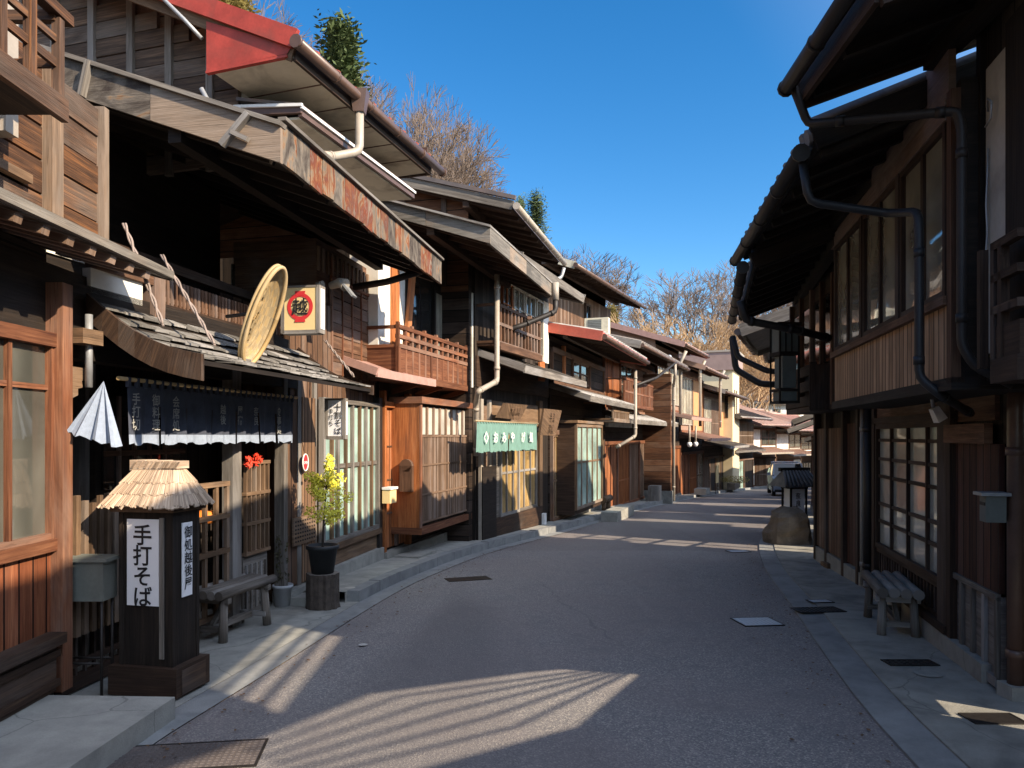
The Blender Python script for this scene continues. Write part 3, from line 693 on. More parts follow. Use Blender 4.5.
# ------------------------------------------------------------------ log benches
def bench(name, x, y, z, rot, L, W, H, n, label, m='w_grey', r=.035, legm='w_grey'):
    t = thing(name, (x, y, z), label, 'bench', 'log benches in front of the shops'); T = frame_of(x, y, rot); rb = random.Random(int(x*100))
    for i in range(n):
        b = -W/2+W*(i+.5)/n; q = MB()
        q.tube([T(-L/2+rb.uniform(-.02,.02), b, z+H-r), T(0, b, z+H-r+rb.uniform(-.004,.004)), T(L/2+rb.uniform(-.02,.02), b, z+H-r)], W/n*.5, 10); q.build('seat_log', m, t)
    for a in (-L*.36, L*.36):
        for b in (-W*.33, W*.33):
            q = MB(); q.tube([T(a+(.03 if a > 0 else -.03), b*1.12, z), T(a, b, z+H-2*r)], [.036, .032], 9); q.build('leg', legm, t)
        q = MB(); q.beam(T(a, -W*.48, z+H-2*r-.02), T(a, W*.48, z+H-2*r-.02), .05, .045); q.build('crossbar', legm, t); q = MB(); q.beam(T(a, -W*.4, z+.1), T(a, W*.4, z+.1), .045, .04); q.build('crossbar', legm, t)
    q = MB(); q.beam(T(-L*.36, 0, z+.1), T(L*.36, 0, z+.1), .04, .05); q.beam(T(-L*.34, 0, z+.12), T(-L*.05, 0, z+H-2*r), .035, .03); q.build('brace', legm, t)
    return t
bench('bench', -2.33, 6.2, gy(6.2)+.012, math.radians(76), .78, .36, .42, 5, 'weathered grey log bench outside the noodle shop beside the lantern')
bench('bench', 3.21, 6.32, gy(6.5)+.034, math.radians(73), .86, .34, .41, 4, 'grey log bench on the right pavement below the gridded window', r=.045)

# ------------------------------------------------------------------ potted plants and stump
st = MB(); sx, sy, sz = -1.83, 7.2, gy(7.2)+.012; prof = []; rs = random.Random(8)
seg = 40; base = []
for zi, z in enumerate((0, .1, .2, .33)):
    pass
def log_mb(x, y, z, r, h, seg=44, rough=.012, seed=1):
    rq = random.Random(seed); off = [rq.uniform(-rough, rough) for _ in range(seg)]; q = MB(); rings = []
    for j in range(7):
        rings.append([Vector((x+(r+off[k]+rq.uniform(-.003,.003)+(.01 if j == 0 else 0))*math.cos(2*math.pi*k/seg), y+(r+off[k]+rq.uniform(-.003,.003))*math.sin(2*math.pi*k/seg), z+h*j/6)) for k in range(seg)])
    for j in range(6):
        for k in range(seg): q.face([rings[j][k], rings[j][(k+1)%seg], rings[j+1][(k+1)%seg], rings[j+1][k]], rnd=.5)
    return q, rings[-1]
stt = thing('tree_stump', (sx, sy, sz), 'dark rough-barked log stump carrying the black flower pot', 'stump')
q, top = log_mb(sx, sy, sz, .15, .335); q.build('bark', 'bark', stt)
q = MB(); q.face(top); q.build('cut_face', 'w_grey', stt)
def pot(x, y, z, r0, r1, h, m, label, name='flower_pot'):
    t = thing(name, (x, y, z), label, 'potted plant'); q = MB()
    q.lathe([(0,0),(r0,0),(r0+(r1-r0)*.86,h*.86),(r1*1.0,h*.86),(r1*1.09,h*.87),(r1*1.09,h),(r1*.98,h),(r1*.93,h*.9),(0,h*.9)], (x,y,z), 28); q.build('pot', m, t)
    q = MB(); q.lathe([(r1*.92,0),(0,.012)], (x,y,z+h*.89), 20); q.build('soil', 'bark', t)
    return t
def leafcloud(mb, c, rx, rz, n, size, rnd, shape=None):
    for _ in range(n):
        while True:
            a, b, d = rnd.uniform(-1,1), rnd.uniform(-1,1), rnd.uniform(-1,1)
            if a*a+b*b+d*d < 1: break
        p = Vector(c)+Vector((a*rx, b*rx, d*rz)); s = size*rnd.uniform(.6,1.3)
        u = Vector((rnd.gauss(0,1), rnd.gauss(0,1), rnd.gauss(0,1))).normalized(); v = u.orthogonal().normalized()
        mb.face([p-u*s, p+v*s*.45, p+u*s, p-v*s*.45], [(rnd.random(), rnd.random())]*4)
pz = sz+.337
pt = pot(sx, sy, pz, .105, .145, .27, 'pot_black', 'black plastic pot with a yellow-leaved shrub on top of the log stump')
q = MB(); br = random.Random(4); zz0 = pz+.24; tips = []
q.tube([(sx,sy,zz0),(sx+.01,sy,zz0+.25),(sx+.03,sy,zz0+.5),(sx+.05,sy,zz0+.78)], [.012,.01,.007,.003], 6)
for k in range(16):
    h = .16+.6*br.random(); a = br.random()*6.28; L = .22*(1.0-.5*abs(h-.45)/.45)*br.uniform(.6,1.1)
    p0 = Vector((sx+.03*h*2, sy, zz0+h*.85)); p1 = p0+Vector((math.cos(a)*L, math.sin(a)*L, .10)); q.tube([p0, (p0+p1)/2+Vector((0,0,.03)), p1], [.005,.004,.002], 5); tips.append(p1); tips.append((p0+p1)/2)
q.build('stem', 'bark', pt)
q = MB()
for tpt in tips: leafcloud(q, tpt, .06, .06, 55, .017, br)
leafcloud(q, (sx+.06, sy, zz0+.80), .05, .12, 160, .019, br); leafcloud(q, (sx+.03, sy, zz0+.5), .14, .22, 210, .017, br); leafcloud(q, (sx+.13, sy, zz0+.55), .09, .09, 120, .017, br)
q.build('leaves', 'leaf_yellow', pt)
wx, wy = -2.24, 7.28; wz = gy(wy)+.012
p2 = pot(wx, wy, wz, .075, .092, .21, 'pot_white', 'small white pot with a thin dark-leaved plant beside the shop post')
q = MB(); q2 = MB()
for k in range(4):
    a = br.uniform(-.04,.06); b = br.uniform(-.03,.03); h = .36+.14*br.random(); q.tube([(wx+a*.3,wy+b*.3,wz+.19),(wx+a,wy+b,wz+.19+h*.6),(wx+a*1.2,wy+b,wz+.19+h)], .004, 5)
    for j in range(26): leafcloud(q2, (wx+a, wy+b, wz+.25+h*j/26), .035, .02, 2, .02, br)
q.build('stem', 'bark', p2); q2.build('leaves', 'leaf_dark', p2)

# ------------------------------------------------------------------ rock on the right
rk = MB(); rq = random.Random(11); rx0, ry0 = 4.55, 12.3; rz0 = gy(ry0)+.0
import mathutils
def rockmb(cx, cy, z0, a, b, h, seed, n=9, m=13):
    q = MB(); rings = []
    for j in range(n+1):
        t = j/n; z = h*t; prof = (1-.12*t) if t < .75 else (1-.12*t)*math.sqrt(max(0, 1-((t-.75)/.27)**2))
        rings.append([])
        for k in range(m):
            an = 2*math.pi*k/m; d = Vector((math.cos(an), math.sin(an), t*1.6))
            nz = mathutils.noise.noise(d*1.3+Vector((seed,0,0)))*.26+mathutils.noise.noise(d*3.2+Vector((0,seed,0)))*.13
            sq = 1/max(abs(math.cos(an)), abs(math.sin(an)))**.8
            rings[-1].append(Vector((cx+a*prof*(1+nz)*math.cos(an)*sq, cy+b*prof*(1+nz)*math.sin(an)*sq, z0+z+nz*.12*h)))
    for j in range(n):
        for k in range(m): q.face([rings[j][k], rings[j][(k+1)%m], rings[j+1][(k+1)%m], rings[j+1][k]], rnd=.5, sm=False)
    q.face(rings[-1], rnd=.5); return q
one('boulder', rockmb(4.60, 12.35, gy(12.3)-.05, .33, .32, .68, 3), 'stone', 'squat brown boulder at the edge of the right pavement', 'boulder')
# folding side lantern behind the boulder
l2 = thing('street_lantern', (5.38, 14.2, gy(14.2)+.03), 'small black standing lantern with shingled cap behind the boulder', 'lantern')
T = frame_of(5.38, 14.2, .15); z = gy(14.2)+.03
q = MB(); obox(q, T, -.2,.2,-.2,.2, z, z+.12); obox(q, T, -.17,.17,-.17,.17, z+.12, z+.32); q.build('base', 'w_black', l2)
q = MB()
for a in (-.17,.14):
    for b in (-.17,.14): obox(q, T, a, a+.03, b, b+.03, z+.32, z+.86)
obox(q, T, -.18,.18,-.18,.18, z+.84, z+.88); obox(q, T, -.18,.18,-.18,.18, z+.32, z+.35); q.build('post', 'w_black', l2)
q = MB(); obox(q, T, -.135,.135,-.135,.135, z+.35, z+.84); P3 = q.build('paper_panel', 'paper', l2)
q = MB(); text_mb(q, '奈良井', .13, T(0, -.14, z+.80), T(1,0,0)-T(0,0,0), (0,0,1), True, 1.1, .8); q.build('lettering', 'ink', P3)
q = MB(); q.hexa([T(-.36,-.33,z+.88),T(.36,-.33,z+.88),T(.36,.33,z+.88),T(-.36,.33,z+.88),T(-.25,-.04,z+1.16),T(.25,-.04,z+1.16),T(.25,.04,z+1.16),T(-.25,.04,z+1.16)])
for k in range(9):
    a = -.34+.085*k; q.tube([T(a, -.34, z+.9), T(a*.72, -.05, z+1.17)], .03, 6)
q.build('shingled_roof', 'tile', l2); q = MB(); q.beam(T(-.3,0,z+1.2), T(.3,0,z+1.2), .1, .07); q.build('roof_ridge', 'w_black', l2)
tag(bpy.data.objects['street_lantern'], group=None)

# dry leaves and grit gathered along the road edges
lv = MB(); rl_ = random.Random(31)
for _ in range(1500):
    side = rl_.random() < .5; y = rl_.uniform(2.8, 24); k = abs(rl_.gauss(0, .22))*(-1 if rl_.random() < .7 else .5)
    p = (offL(.03+k) if side else offR(-.03+k+.0))(y)
    if k > .02: continue
    s_ = rl_.uniform(.006, .018); a = rl_.random()*6.28; z = gy(p[1])+.014+rl_.random()*.004
    c, d = math.cos(a)*s_, math.sin(a)*s_
    lv.face([(p[0]-c,p[1]-d,z),(p[0]+d*.6,p[1]-c*.6,z+.004),(p[0]+c,p[1]+d,z+.003),(p[0]-d*.6,p[1]+c*.6,z)])
o = lv.build('fallen_leaves', 'thatch_dark'); tag(o, 'scattered dry leaves and grit along the road edges', 'leaves', kind='stuff')
# =================================================================== left side, first house
F1 = Fac((-2.75,-3.0), (-2.75,4.45)); yu = lambda Y: Y+3.0
h1 = thing('townhouse', (-2.75, 0, 0), 'nearest left house with reddish framed window, plank wing wall and small balcony rail', 'house')
body(h1, F1, -1, 7.4, .1, 2.7, 5, 'p_dark'); body(h1, F1, -1, 7.4, 2.7, 3.72, 5, 'p_gable', 'upper_wall', -.05)
w = window(h1, F1, yu(2.5), yu(4.37), 1.0, 2.16, .02, 5, 1, 'w_red', 'glass_mid', .035, .03, .05, [.76])
q = MB(); F1.box(q, yu(4.36), yu(4.46), -.02, .12, .1, 2.5); F1.box(q, yu(2.0), yu(4.36), .0, .09, .93, 1.0); F1.box(q, yu(2.0), yu(4.36), .0, .085, 2.12, 2.2); q.build('post', 'w_red', h1, .004)
panel(h1, F1, yu(2.0), yu(4.36), .44, .93, 0, .05, 'p_vred')
q = MB(); F1.box(q, yu(2.0), yu(4.34), 0, .16, .40, .46); F1.box(q, yu(2.0), yu(4.30), 0, .12, .13, .40); F1.box(q, yu(3.0), yu(4.31), .12, .14, .33, .37); F1.box(q, yu(2.0), yu(4.31), .12, .14, .16, .2); q.build('chest', 'w_dark', h1, .004)
# pent roof over the window, with notched rafter ends
q = MB()
c = [F1.p(yu(-3),0,2.78),F1.p(yu(4.95),0,2.78),F1.p(yu(4.95),.47,2.64),F1.p(yu(-3),.47,2.64)][::-1]; q.hexa(c+[x+Vector((0,0,.05)) for x in c]); q.build('pent_roof', 'w_grey', h1)
q = MB(); q.beam(F1.p(yu(-3),.485,2.67), F1.p(yu(4.96),.485,2.67), .03, .05); q.beam(F1.p(yu(4.96),0,2.79), F1.p(yu(4.96),.49,2.66), .03, .06); q.build('fascia', 'w_silver', h1)
q = MB()
for i in range(38):
    u = yu(-2.9)+i*.205; q.beam(F1.p(u,-.1,2.76), F1.p(u,.46,2.61), .06, .045)
q.build('rafters', 'w_lattice', h1)
q = MB(); F1.box(q, yu(2.0), yu(4.95), -.1, .02, 2.2, 2.62); F1.box(q, yu(4.36), yu(4.95), -.5, -.3, .0, 2.7); q.build('head_wall', 'w_black', h1)
# plank wing wall above, posts and pane
q = MB()
for i in range(5): F1.box(q, yu(4.42), yu(4.99), -.06+R.uniform(0,.012), -.02+R.uniform(0,.01), 2.84+i*.19, 2.84+i*.19+.178)
q.build('plank_wall', 'w_aged', h1)
q = MB(); F1.box(q, yu(4.36), yu(4.47), -.08, .06, 2.8, 3.85); F1.box(q, yu(4.97), yu(5.03), -.08, .03, 2.6, 3.8); F1.box(q, yu(3.72), yu(3.80), -.05, .03, 2.8, 3.8); q.build('post', 'w_tan', h1, .004)
q = MB()
for i in range(5): F1.box(q, yu(3.80), yu(4.36), -.04, .0, 2.82+i*.2, 2.82+i*.2+.185)
q.build('plank_wall', 'w_aged', h1)
panel(h1, F1, yu(3.3), yu(3.98), 3.08, 3.5, -.02, .01, 'glass_dark', 'pane')
q = MB(); F1.box(q, yu(2.8), yu(4.2), -.02, .05, 3.02, 3.07); q.build('rail', 'w_tan', h1)
# small balcony with rail
q = MB(); F1.box(q, yu(-2), yu(3.62), 0, .56, 3.16, 3.21); q.build('balcony_floor', 'w_dark', h1)
q = MB(); F1.box(q, yu(-2), yu(3.64), .55, .585, 3.13, 3.24); q.build('balcony_beam', 'w_aged', h1, .004)
q = MB()
for Y in (3.2, 3.4, 3.61): F1.box(q, yu(Y)-.02, yu(Y)+.02, .53, .57, 3.24, 3.62 if Y > 3.5 else 3.66)
F1.box(q, yu(2), yu(3.7), .52, .575, 3.63, 3.68); F1.box(q, yu(2), yu(3.63), .535, .555, 3.38, 3.42); F1.box(q, yu(2), yu(3.63), .535, .555, 3.50, 3.535); F1.box(q, yu(3.58), yu(3.62), 0, .55, 3.60, 3.65); F1.box(q, yu(3.59), yu(3.61), 0, .55, 3.38, 3.42)
q.build('balcony_rail', 'w_aged', h1, .003)
q = MB(); F1.box(q, yu(3.9), yu(4.0), 0, .1, 3.2, 4.6); q.build('post', 'pipe_cream', h1)
# carved bracket and stand pipe beneath the pent roof
q = MB(); 
pts = [(0,0),(.16,0),(.2,-.03),(.2,-.07),(.12,-.08),(.13,-.12),(.08,-.13),(.08,-.17),(0,-.2)]
q.face([F1.p(yu(4.47)+a, .1, 2.02+b) for a, b in pts]); q.face([F1.p(yu(4.47)+a, .06, 2.02+b) for a, b in pts][::-1])
for (a, b), (c_, d_) in zip(pts, pts[1:]+pts[:1]): q.face([F1.p(yu(4.47)+a,.1,2.02+b),F1.p(yu(4.47)+a,.06,2.02+b),F1.p(yu(4.47)+c_,.06,2.02+d_),F1.p(yu(4.47)+c_,.1,2.02+d_)])
q.build('carved_bracket', 'w_tan', h1)

# =================================================================== noodle shop
F2 = Fac((-2.75,4.5), (-1.80,9.8)); L2 = F2.L; U = F2.U; Z = F2.Z
h2 = thing('townhouse', (-2.6, 6, 0), 'dark noodle shop with patchwork eave boards and grey shingled pent roof', 'house')
f = MB(); F2.wall(f, .02, L2, -6, -.62, -.3, 2.55); f.build('wall', 'p_vdark', h2)
f = MB(); F2.wall(f, U(290), L2, -.6, 0, -.3, 3.1); f.build('wall', 'p_vbrown', h2)
f = MB(); F2.wall(f, .85, L2-2.0, -3.2, -1.0, 2.3, 4.2); f.build('upper_wall', 'w_black', h2)
f = MB(); F2.wall(f, .05, U(290), -1.0, 0, 2.46, 2.56); f.build('upper_floor', 'w_black', h2)
f = MB(); F2.wall(f, U(318), L2-.06, -1.0, -.02, 2.3, 3.75); f.build('upper_wall', 'w_brown', h2)
# square clay tiles with battens on the far upper wall
q = MB(); u0, u1 = U(331), U(377)
nu, nz = 5, 9
for i in range(nu):
    for j in range(nz):
        a = u0+(u1-u0)*i/nu; b = u0+(u1-u0)*(i+1)/nu; z0 = 2.30+j*.148
        F2.box(q, a+.012, b-.012, -.02, .006+R.uniform(0,.006), z0+.006, z0+.142)
q.build('tile_cladding', 'w_brown', h2, .003)
q = MB()
for i in range(nu+1): a = u0+(u1-u0)*i/nu; F2.box(q, a-.012, a+.012, 0, .022, 2.3, 3.62)
F2.box(q, u0-.02, u1+.02, 0, .024, 3.38, 3.41); q.build('batten', 'w_red', h2)
q = MB()
for i in range(16): a = U(318)+(u1-U(318))*i/15; F2.box(q, a-.03, a+.018, .0, .02, 3.40, 3.66)
q.build('slat_screen', 'w_tan', h2)
# faint pane and boards in the recess
panel(h2, F2, .9, 1.5, 3.0, 3.4, -1.0, -.98, 'plaster', 'pane')
panel(h2, F2, 3.6, 3.95, 3.2, 3.5, -1.0, -.98, 'glass_mid', 'pane'); panel(h2, F2, 4.05, 4.35, 3.2, 3.5, -1.0, -.98, 'glass_mid', 'pane')
f = MB(); F2.box(f, .3, 3.9, -.45, -.38, 2.96, 3.04)
n = 60
F2.box(f, .5, 4.2, -.14, -.08, 2.56, 2.60)
f.build('beam', 'w_dark', h2)
f = MB()
for i in range(56):
    u = .75+i*.05; F2.box(f, u-.014, u+.014, -.12, -.09, 2.5, 2.80)
F2.box(f, .7, 3.6, -.13, -.10, 2.62, 2.66); f.build('slat_screen', 'w_brown', h2)
panel(h2, F2, .28, .78, 2.52, 2.68, -.06, .0, 'plaster', 'plaster_band'); f = MB(); F2.box(f, .3, 1.0, -.06, .03, 2.68, 2.8); F2.box(f, .86, .98, -.06, .04, 2.45, 2.82); f.build('beam', 'w_brown', h2)
# main roof: gable end near, eave along the street
roof(h2, F2, .78, 4.86, 1.0, 3.54, -3.4, .37, 'roof_metal', .08, 'w_black', None, kind='seam')
A_ = F2.p
def boards(par, P0, P1, h, n, m, thick=.03, name='bargeboard', jitter=.004, vary=True):
    """a board hung from the line P0-P1, in n butt-jointed lengths"""
    q = MB(); P0, P1 = Vector(P0), Vector(P1)
    for i in range(n):
        a = P0.lerp(P1, i/n); b = P0.lerp(P1, (i+1)/n); g = (b-a).normalized()*.002
        j = R.uniform(-jitter, jitter); up = Vector((0,0,1)); d = (b-a).normalized(); out = Vector((d.y,-d.x,0)).normalized()*thick/2
        o2 = out*(1+R.uniform(-.2,.4))
        q.hexa([a+g-up*h+o2-out*0, b-g-up*(h+j)+o2, b-g-up*(h+j)-out, a+g-up*h-out, a+g+o2, b-g+o2, b-g-out, a+g-out])
    return q.build(name, m, par)
E0 = A_(.80, 1.04, 3.75); E1 = A_(4.9, 1.02, 3.75)
boards(h2, A_(.74, -2.6, 5.05), A_(.74, .10, 4.053), .25, 1, 'w_peel'); boards(h2, A_(.74, .10, 4.053), A_(.74, 1.08, 3.69), .25, 1, 'w_silver')
boards(h2, E0, E1, .28, 19, 'w_peel', .03, 'fascia', .015)
q = MB(); q.beam(A_(.74,-2.6,5.065), A_(.74,1.09,3.70), .09, .03); q.beam(A_(.78,1.06,3.765), A_(4.9,1.04,3.765), .06, .025); q.beam(A_(.70,.66,3.58), A_(.70,.86,3.78), .05, .04); q.beam(A_(.70,-.42,4.0), A_(.70,-.36,4.24), .06, .03)
q.beam(A_(.69,.74,3.66), A_(.69,.86,3.60), .04, .03); q.build('cap_board', 'w_grey', h2)
pipe(h2, [A_(4.5,.9,3.54), A_(4.45,.5,3.42), A_(4.4,.1,3.36)], .04, 'pipe_dark')
# shingled pent roof with a curved sweep
def sweep(t): return 2.47-.40*t-.10*math.sin(t*math.pi)*.8
q = MB(); D0, D1 = .02, .80; K = 7; uu0, uu1 = .25, U(366, .75)
for k in range(K):
    t0, t1 = k/K, (k+1)/K; n = 17; 
    for i in range(n):
        a = uu0+(uu1-uu0)*i/n + R.uniform(-.02,.02); b = uu0+(uu1-uu0)*(i+1)/n+R.uniform(-.012,.012); e = R.uniform(-.015,.02); lift = .012+R.uniform(0,.012)
        z0, z1 = sweep(t0), sweep(t1); d0 = D0+(D1-D0)*t0-.05; d1 = D0+(D1-D0)*t1+e
        c = [A_(a,d0,z0+.004),A_(a,d1,z1+lift),A_(b,d1,z1+lift+R.uniform(-.004,.004)),A_(b,d0,z0+.004)]; q.hexa(c+[x+Vector((0,0,.014)) for x in c])
q.build('shingles', 'w_shingle', h2)
q = MB()
for k in range(K):
    t0, t1 = k/K, (k+1)/K; c = [A_(uu0,D0+(D1-D0)*t0,sweep(t0)-.03),A_(uu0,D0+(D1-D0)*t1,sweep(t1)-.03),A_(uu1,D0+(D1-D0)*t1,sweep(t1)-.03),A_(uu1,D0+(D1-D0)*t0,sweep(t0)-.03)]; q.hexa(c+[x+Vector((0,0,.03)) for x in c])
q.build('pent_deck', 'w_black', h2)
q = MB()
for side, u in ((0, uu0-.02), (1, uu1+.02)):
    for k in range(K):
        t0, t1 = k/K, (k+1)/K; h = .13 if side == 0 else .06
        c = [A_(u-.015,D0+(D1+.02-D0)*t0,sweep(t0)-h),A_(u-.015,D0+(D1+.02-D0)*t1,sweep(t1)-h),A_(u+.015,D0+(D1+.02-D0)*t1,sweep(t1)-h),A_(u+.015,D0+(D1+.02-D0)*t0,sweep(t0)-h)]; q.hexa(c+[x+Vector((0,0,h+.035)) for x in c], .6)
q.build('bargeboard', 'w_dark', h2)
# ground-floor front
q = MB()
for px in (57.5, 122, 152): u = U(px); F2.box(q, u-.05, u+.05, -.6, -.5, -.1, 2.5)
for px, wd in ((234, .14), (283, .08), (297, .08), (313, .07)): u = U(px); F2.box(q, u-wd/2, u+wd/2, -.07, .03, -.2, 2.4)
q.build('post', 'w_grey', h2, .005)
q = MB(); F2.box(q, .0, U(300), -.12, .02, 2.08, 2.2); q.build('lintel', 'w_black', h2)
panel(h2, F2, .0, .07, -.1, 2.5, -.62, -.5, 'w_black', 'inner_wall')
lattice(h2, F2, U(151), U(225), .12, 1.20, -.02, .15, .035, (0,.2,.48,.75,1), 'w_tan', None, 'lattice_door', .04)
lattice(h2, F2, U(244), U(266), .55, 1.36, -.02, .075, .02, (0,.33,.66,1), 'w_tan', None, 'lattice_door', .03)
panel(h2, F2, U(243), U(267), .0, .52, -.03, 0, 'w_grey', 'door_panel')
q = MB()
for i in range(5): u = U(243)+(U(267)-U(243))*(i+.5)/5; F2.box(q, u-.012, u+.012, 0, .018, .05, .45)
q.build('door_slats', 'w_grey', h2)
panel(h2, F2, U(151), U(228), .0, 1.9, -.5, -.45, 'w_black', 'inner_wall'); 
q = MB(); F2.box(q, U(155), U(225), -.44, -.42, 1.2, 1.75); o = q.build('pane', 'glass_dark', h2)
q = MB()
for px in (168, 182, 196, 210): F2.box(q, U(px)-.015, U(px)+.015, -.42, -.4, .2, 1.9)
F2.box(q, U(155), U(228), -.42, -.4, 1.45, 1.49); q.build('sash', 'w_brown', h2)
# wood-panelled bay, vent and big green window
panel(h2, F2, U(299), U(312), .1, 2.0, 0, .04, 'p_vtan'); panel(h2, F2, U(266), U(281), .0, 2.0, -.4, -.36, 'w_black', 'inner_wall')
panel(h2, F2, U(284), U(299), .1, 2.0, -.03, .02, 'p_vbrown')
q = MB(); F2.box(q, U(288), U(311), .04, .06, .50, .78); q.build('vent', 'w_tan', h2)
q = MB()
for i in range(9):
    for j in range(6):
        u = U(289)+(U(310)-U(289))*(i+.5)/9; z = .52+.24*(j+.5)/6; F2.box(q, u-.010, u+.010, .06, .066, z-.008, z+.008)
q.build('vent_holes', 'ink', h2)
zs = Z(317, 537); 
w = window(h2, F2, U(316), U(373.5), .40, 2.02, .03, 4, 1, 'w_grey', 'glass_green', .05, .05, .06, [.53])
q = MB()
for px in (328, 342, 356, 368): u = U(px); F2.box(q, u-.055, u-.02, .035, .08, .45, 1.98)
q.build('batten', 'w_tan', h2)
q = MB(); F2.box(q, U(312), U(375), 0, .1, .33, .40); q.build('sill', 'w_tan', h2, .004)
panel(h2, F2, U(312), U(375), .14, .33, 0, .05, 'w_tan', 'sill_board')
q = MB(); F2.box(q, U(312), U(375.5), -.1, .12, -.25, .14); q.build('foundation', 'concrete', h2, .01)
q = MB(); F2.box(q, U(282), U(312), -.1, .10, -.1, .08); F2.box(q, U(282), U(330), .1, .36, -.15, .02); q.build('step', 'concrete', h2, .012)
q = MB(); F2.box(q, U(373), U(376), -.05, .09, -.1, 2.1); q.build('post', 'pipe_dark', h2)

# picket fence and grey box of the shop's near corner
t = thing('picket_fence', (-2.62, 4.7, 0), 'brown wooden picket fence behind the roadside lantern', 'fence')
Ff = Fac((-2.75,4.52), (-2.62,5.75)); q = MB(); n = 15
for i in range(n):
    u = .02+i*.075; zt = 1.20+.03*math.sin(i*1.7); Ff.box(q, u, u+.04, .02, .045, .35, zt)
q.build('pickets', 'w_tan', t)
q = MB(); Ff.box(q, 0, 1.15, 0, .02, .93, .97); Ff.box(q, 0, 1.15, 0, .02, .45, .49); Ff.box(q, 1.10, 1.15, -.02, .03, .0, 1.05); q.build('rail', 'w_tan', t)
q = MB()
for i in range(12): u = .05+i*.09; Ff.box(q, u, u+.02, -.08, -.06, .05, .52)
Ff.box(q, 0, 1.1, -.08, -.06, .12, .16); Ff.box(q, 0, 1.1, -.1, .02, .012, .07); q.build('lower_grille', 'w_dark', t)
b = thing('cash_box', (-2.6, 4.62, .5), 'grey green metal cabinet on a thin iron stand beside the near house', 'cabinet')
q = MB(); q.box(-2.80,-2.47,4.50,4.66,.60,.84); q.build('cabinet', 'box_grey', b, .006); q = MB(); q.box(-2.83,-2.44,4.48,4.68,.84,.86); q.build('lid', 'box_grey', b)
q = MB()
for x in (-2.79,-2.49):
    for y in (4.52,4.64): q.tube([(x,y,.0),(x,y,.6)], .009, 6)
q.tube([(-2.79,4.52,.22),(-2.49,4.52,.22)], .007, 6); q.tube([(-2.79,4.64,.22),(-2.49,4.64,.22)], .007, 6); q.build('stand', 'pipe_dark', b)
# dark noren with grey characters, lower hem paler to paint in the sunlight
nr = thing('noren', tuple(F2.p(2.0,.36,2.0)), 'long dark blue noren with white characters hanging under the shingled eave', 'noren')
def cloth(F, u0, u1, d, z0, z1, slits, m, par, name='cloth', amp=.02, sag=.0, sunlit_hem_paint=None, seed=1, dz=.0):
    q = MB(); q2 = MB(); n = 96; rs = random.Random(seed); K = 6
    Pt = lambda i, k: F.p(u0+(u1-u0)*i/n, d+amp*math.sin(i*.55+seed)*(k/K)+amp*.6*math.sin(i*1.31)*(k/K), z1+(z0-z1)*k/K+(.010*math.sin(i*.9)*(k/K) if k == K else 0))
    for i in range(n):
        for k in range(K):
            if k >= K-int(K*.8) and any(abs((i+.5)/n-s) < .5/n*1.0 for s in slits): continue
            (q2 if sunlit_hem_paint and k == K-1 else q).face([Pt(i,k+1),Pt(i+1,k+1),Pt(i+1,k),Pt(i,k)], rnd=.5, sm=True)
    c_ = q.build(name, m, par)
    if sunlit_hem_paint: q2.build('sunlit_hem_paint', sunlit_hem_paint, c_)  # bottom row in a second colour that imitates sunlight
    return c_
cl = cloth(F2, U(127,.18), U(293,.18), .18, 1.545, 1.93, [.14,.28,.42,.57,.71,.85], 'noren_dark', nr, sunlit_hem_paint='noren_blue')
q = MB(); q.tube([F2.p(U(118,.18),.18,1.97), F2.p(U(297,.18),.18,1.97)], .014, 8); q.build('pole', 'bamboo', nr)
q = MB()
for i in range(28): u = U(128,.18)+(U(292,.18)-U(128,.18))*i/27; F2.box(q, u-.012, u+.012, .17, .195, 1.92, 1.985)
q.build('loops', 'noren_dark', nr)
for px, s_, body_, top in ((136,.088,'手打切',1.895),(156,.088,'御料理',1.895),(176,.088,'会席処',1.895),(223,.085,'越後',1.86),(240,.085,'屋宿',1.86),(256,.085,'奈良',1.86),(279,.085,'食事処',1.87)):
    q = MB(); text_mb(q, body_, s_*.95, F2.p(U(px,.215),.215,top), F2.d, (0,0,1), True, 1.0); q.build('lettering', 'kanji_grey', cl)
# corner flap of cloth
q = MB(); ap = Vector((-2.45,4.47,1.93)); n = 14; bots = []
for i in range(n+1):
    t_ = i/n; bots.append(Vector((-2.64+.30*t_, 4.40+.06*t_+.025*math.sin(i*1.4), 1.62-.09*t_+.010*math.sin(i*1.9))))
for i in range(n):
    for k in range(5): 
        a, b_ = k/5, (k+1)/5; wdt = lambda i_, s_: ap.lerp(bots[i_], s_)
        q.face([wdt(i,b_), wdt(i+1,b_), wdt(i+1,a), wdt(i,a)], rnd=.5, sm=True)
one('curtain_flap', q, 'noren_blue', 'pale blue cloth flap gathered to a point at the near end of the pent roof', 'cloth')
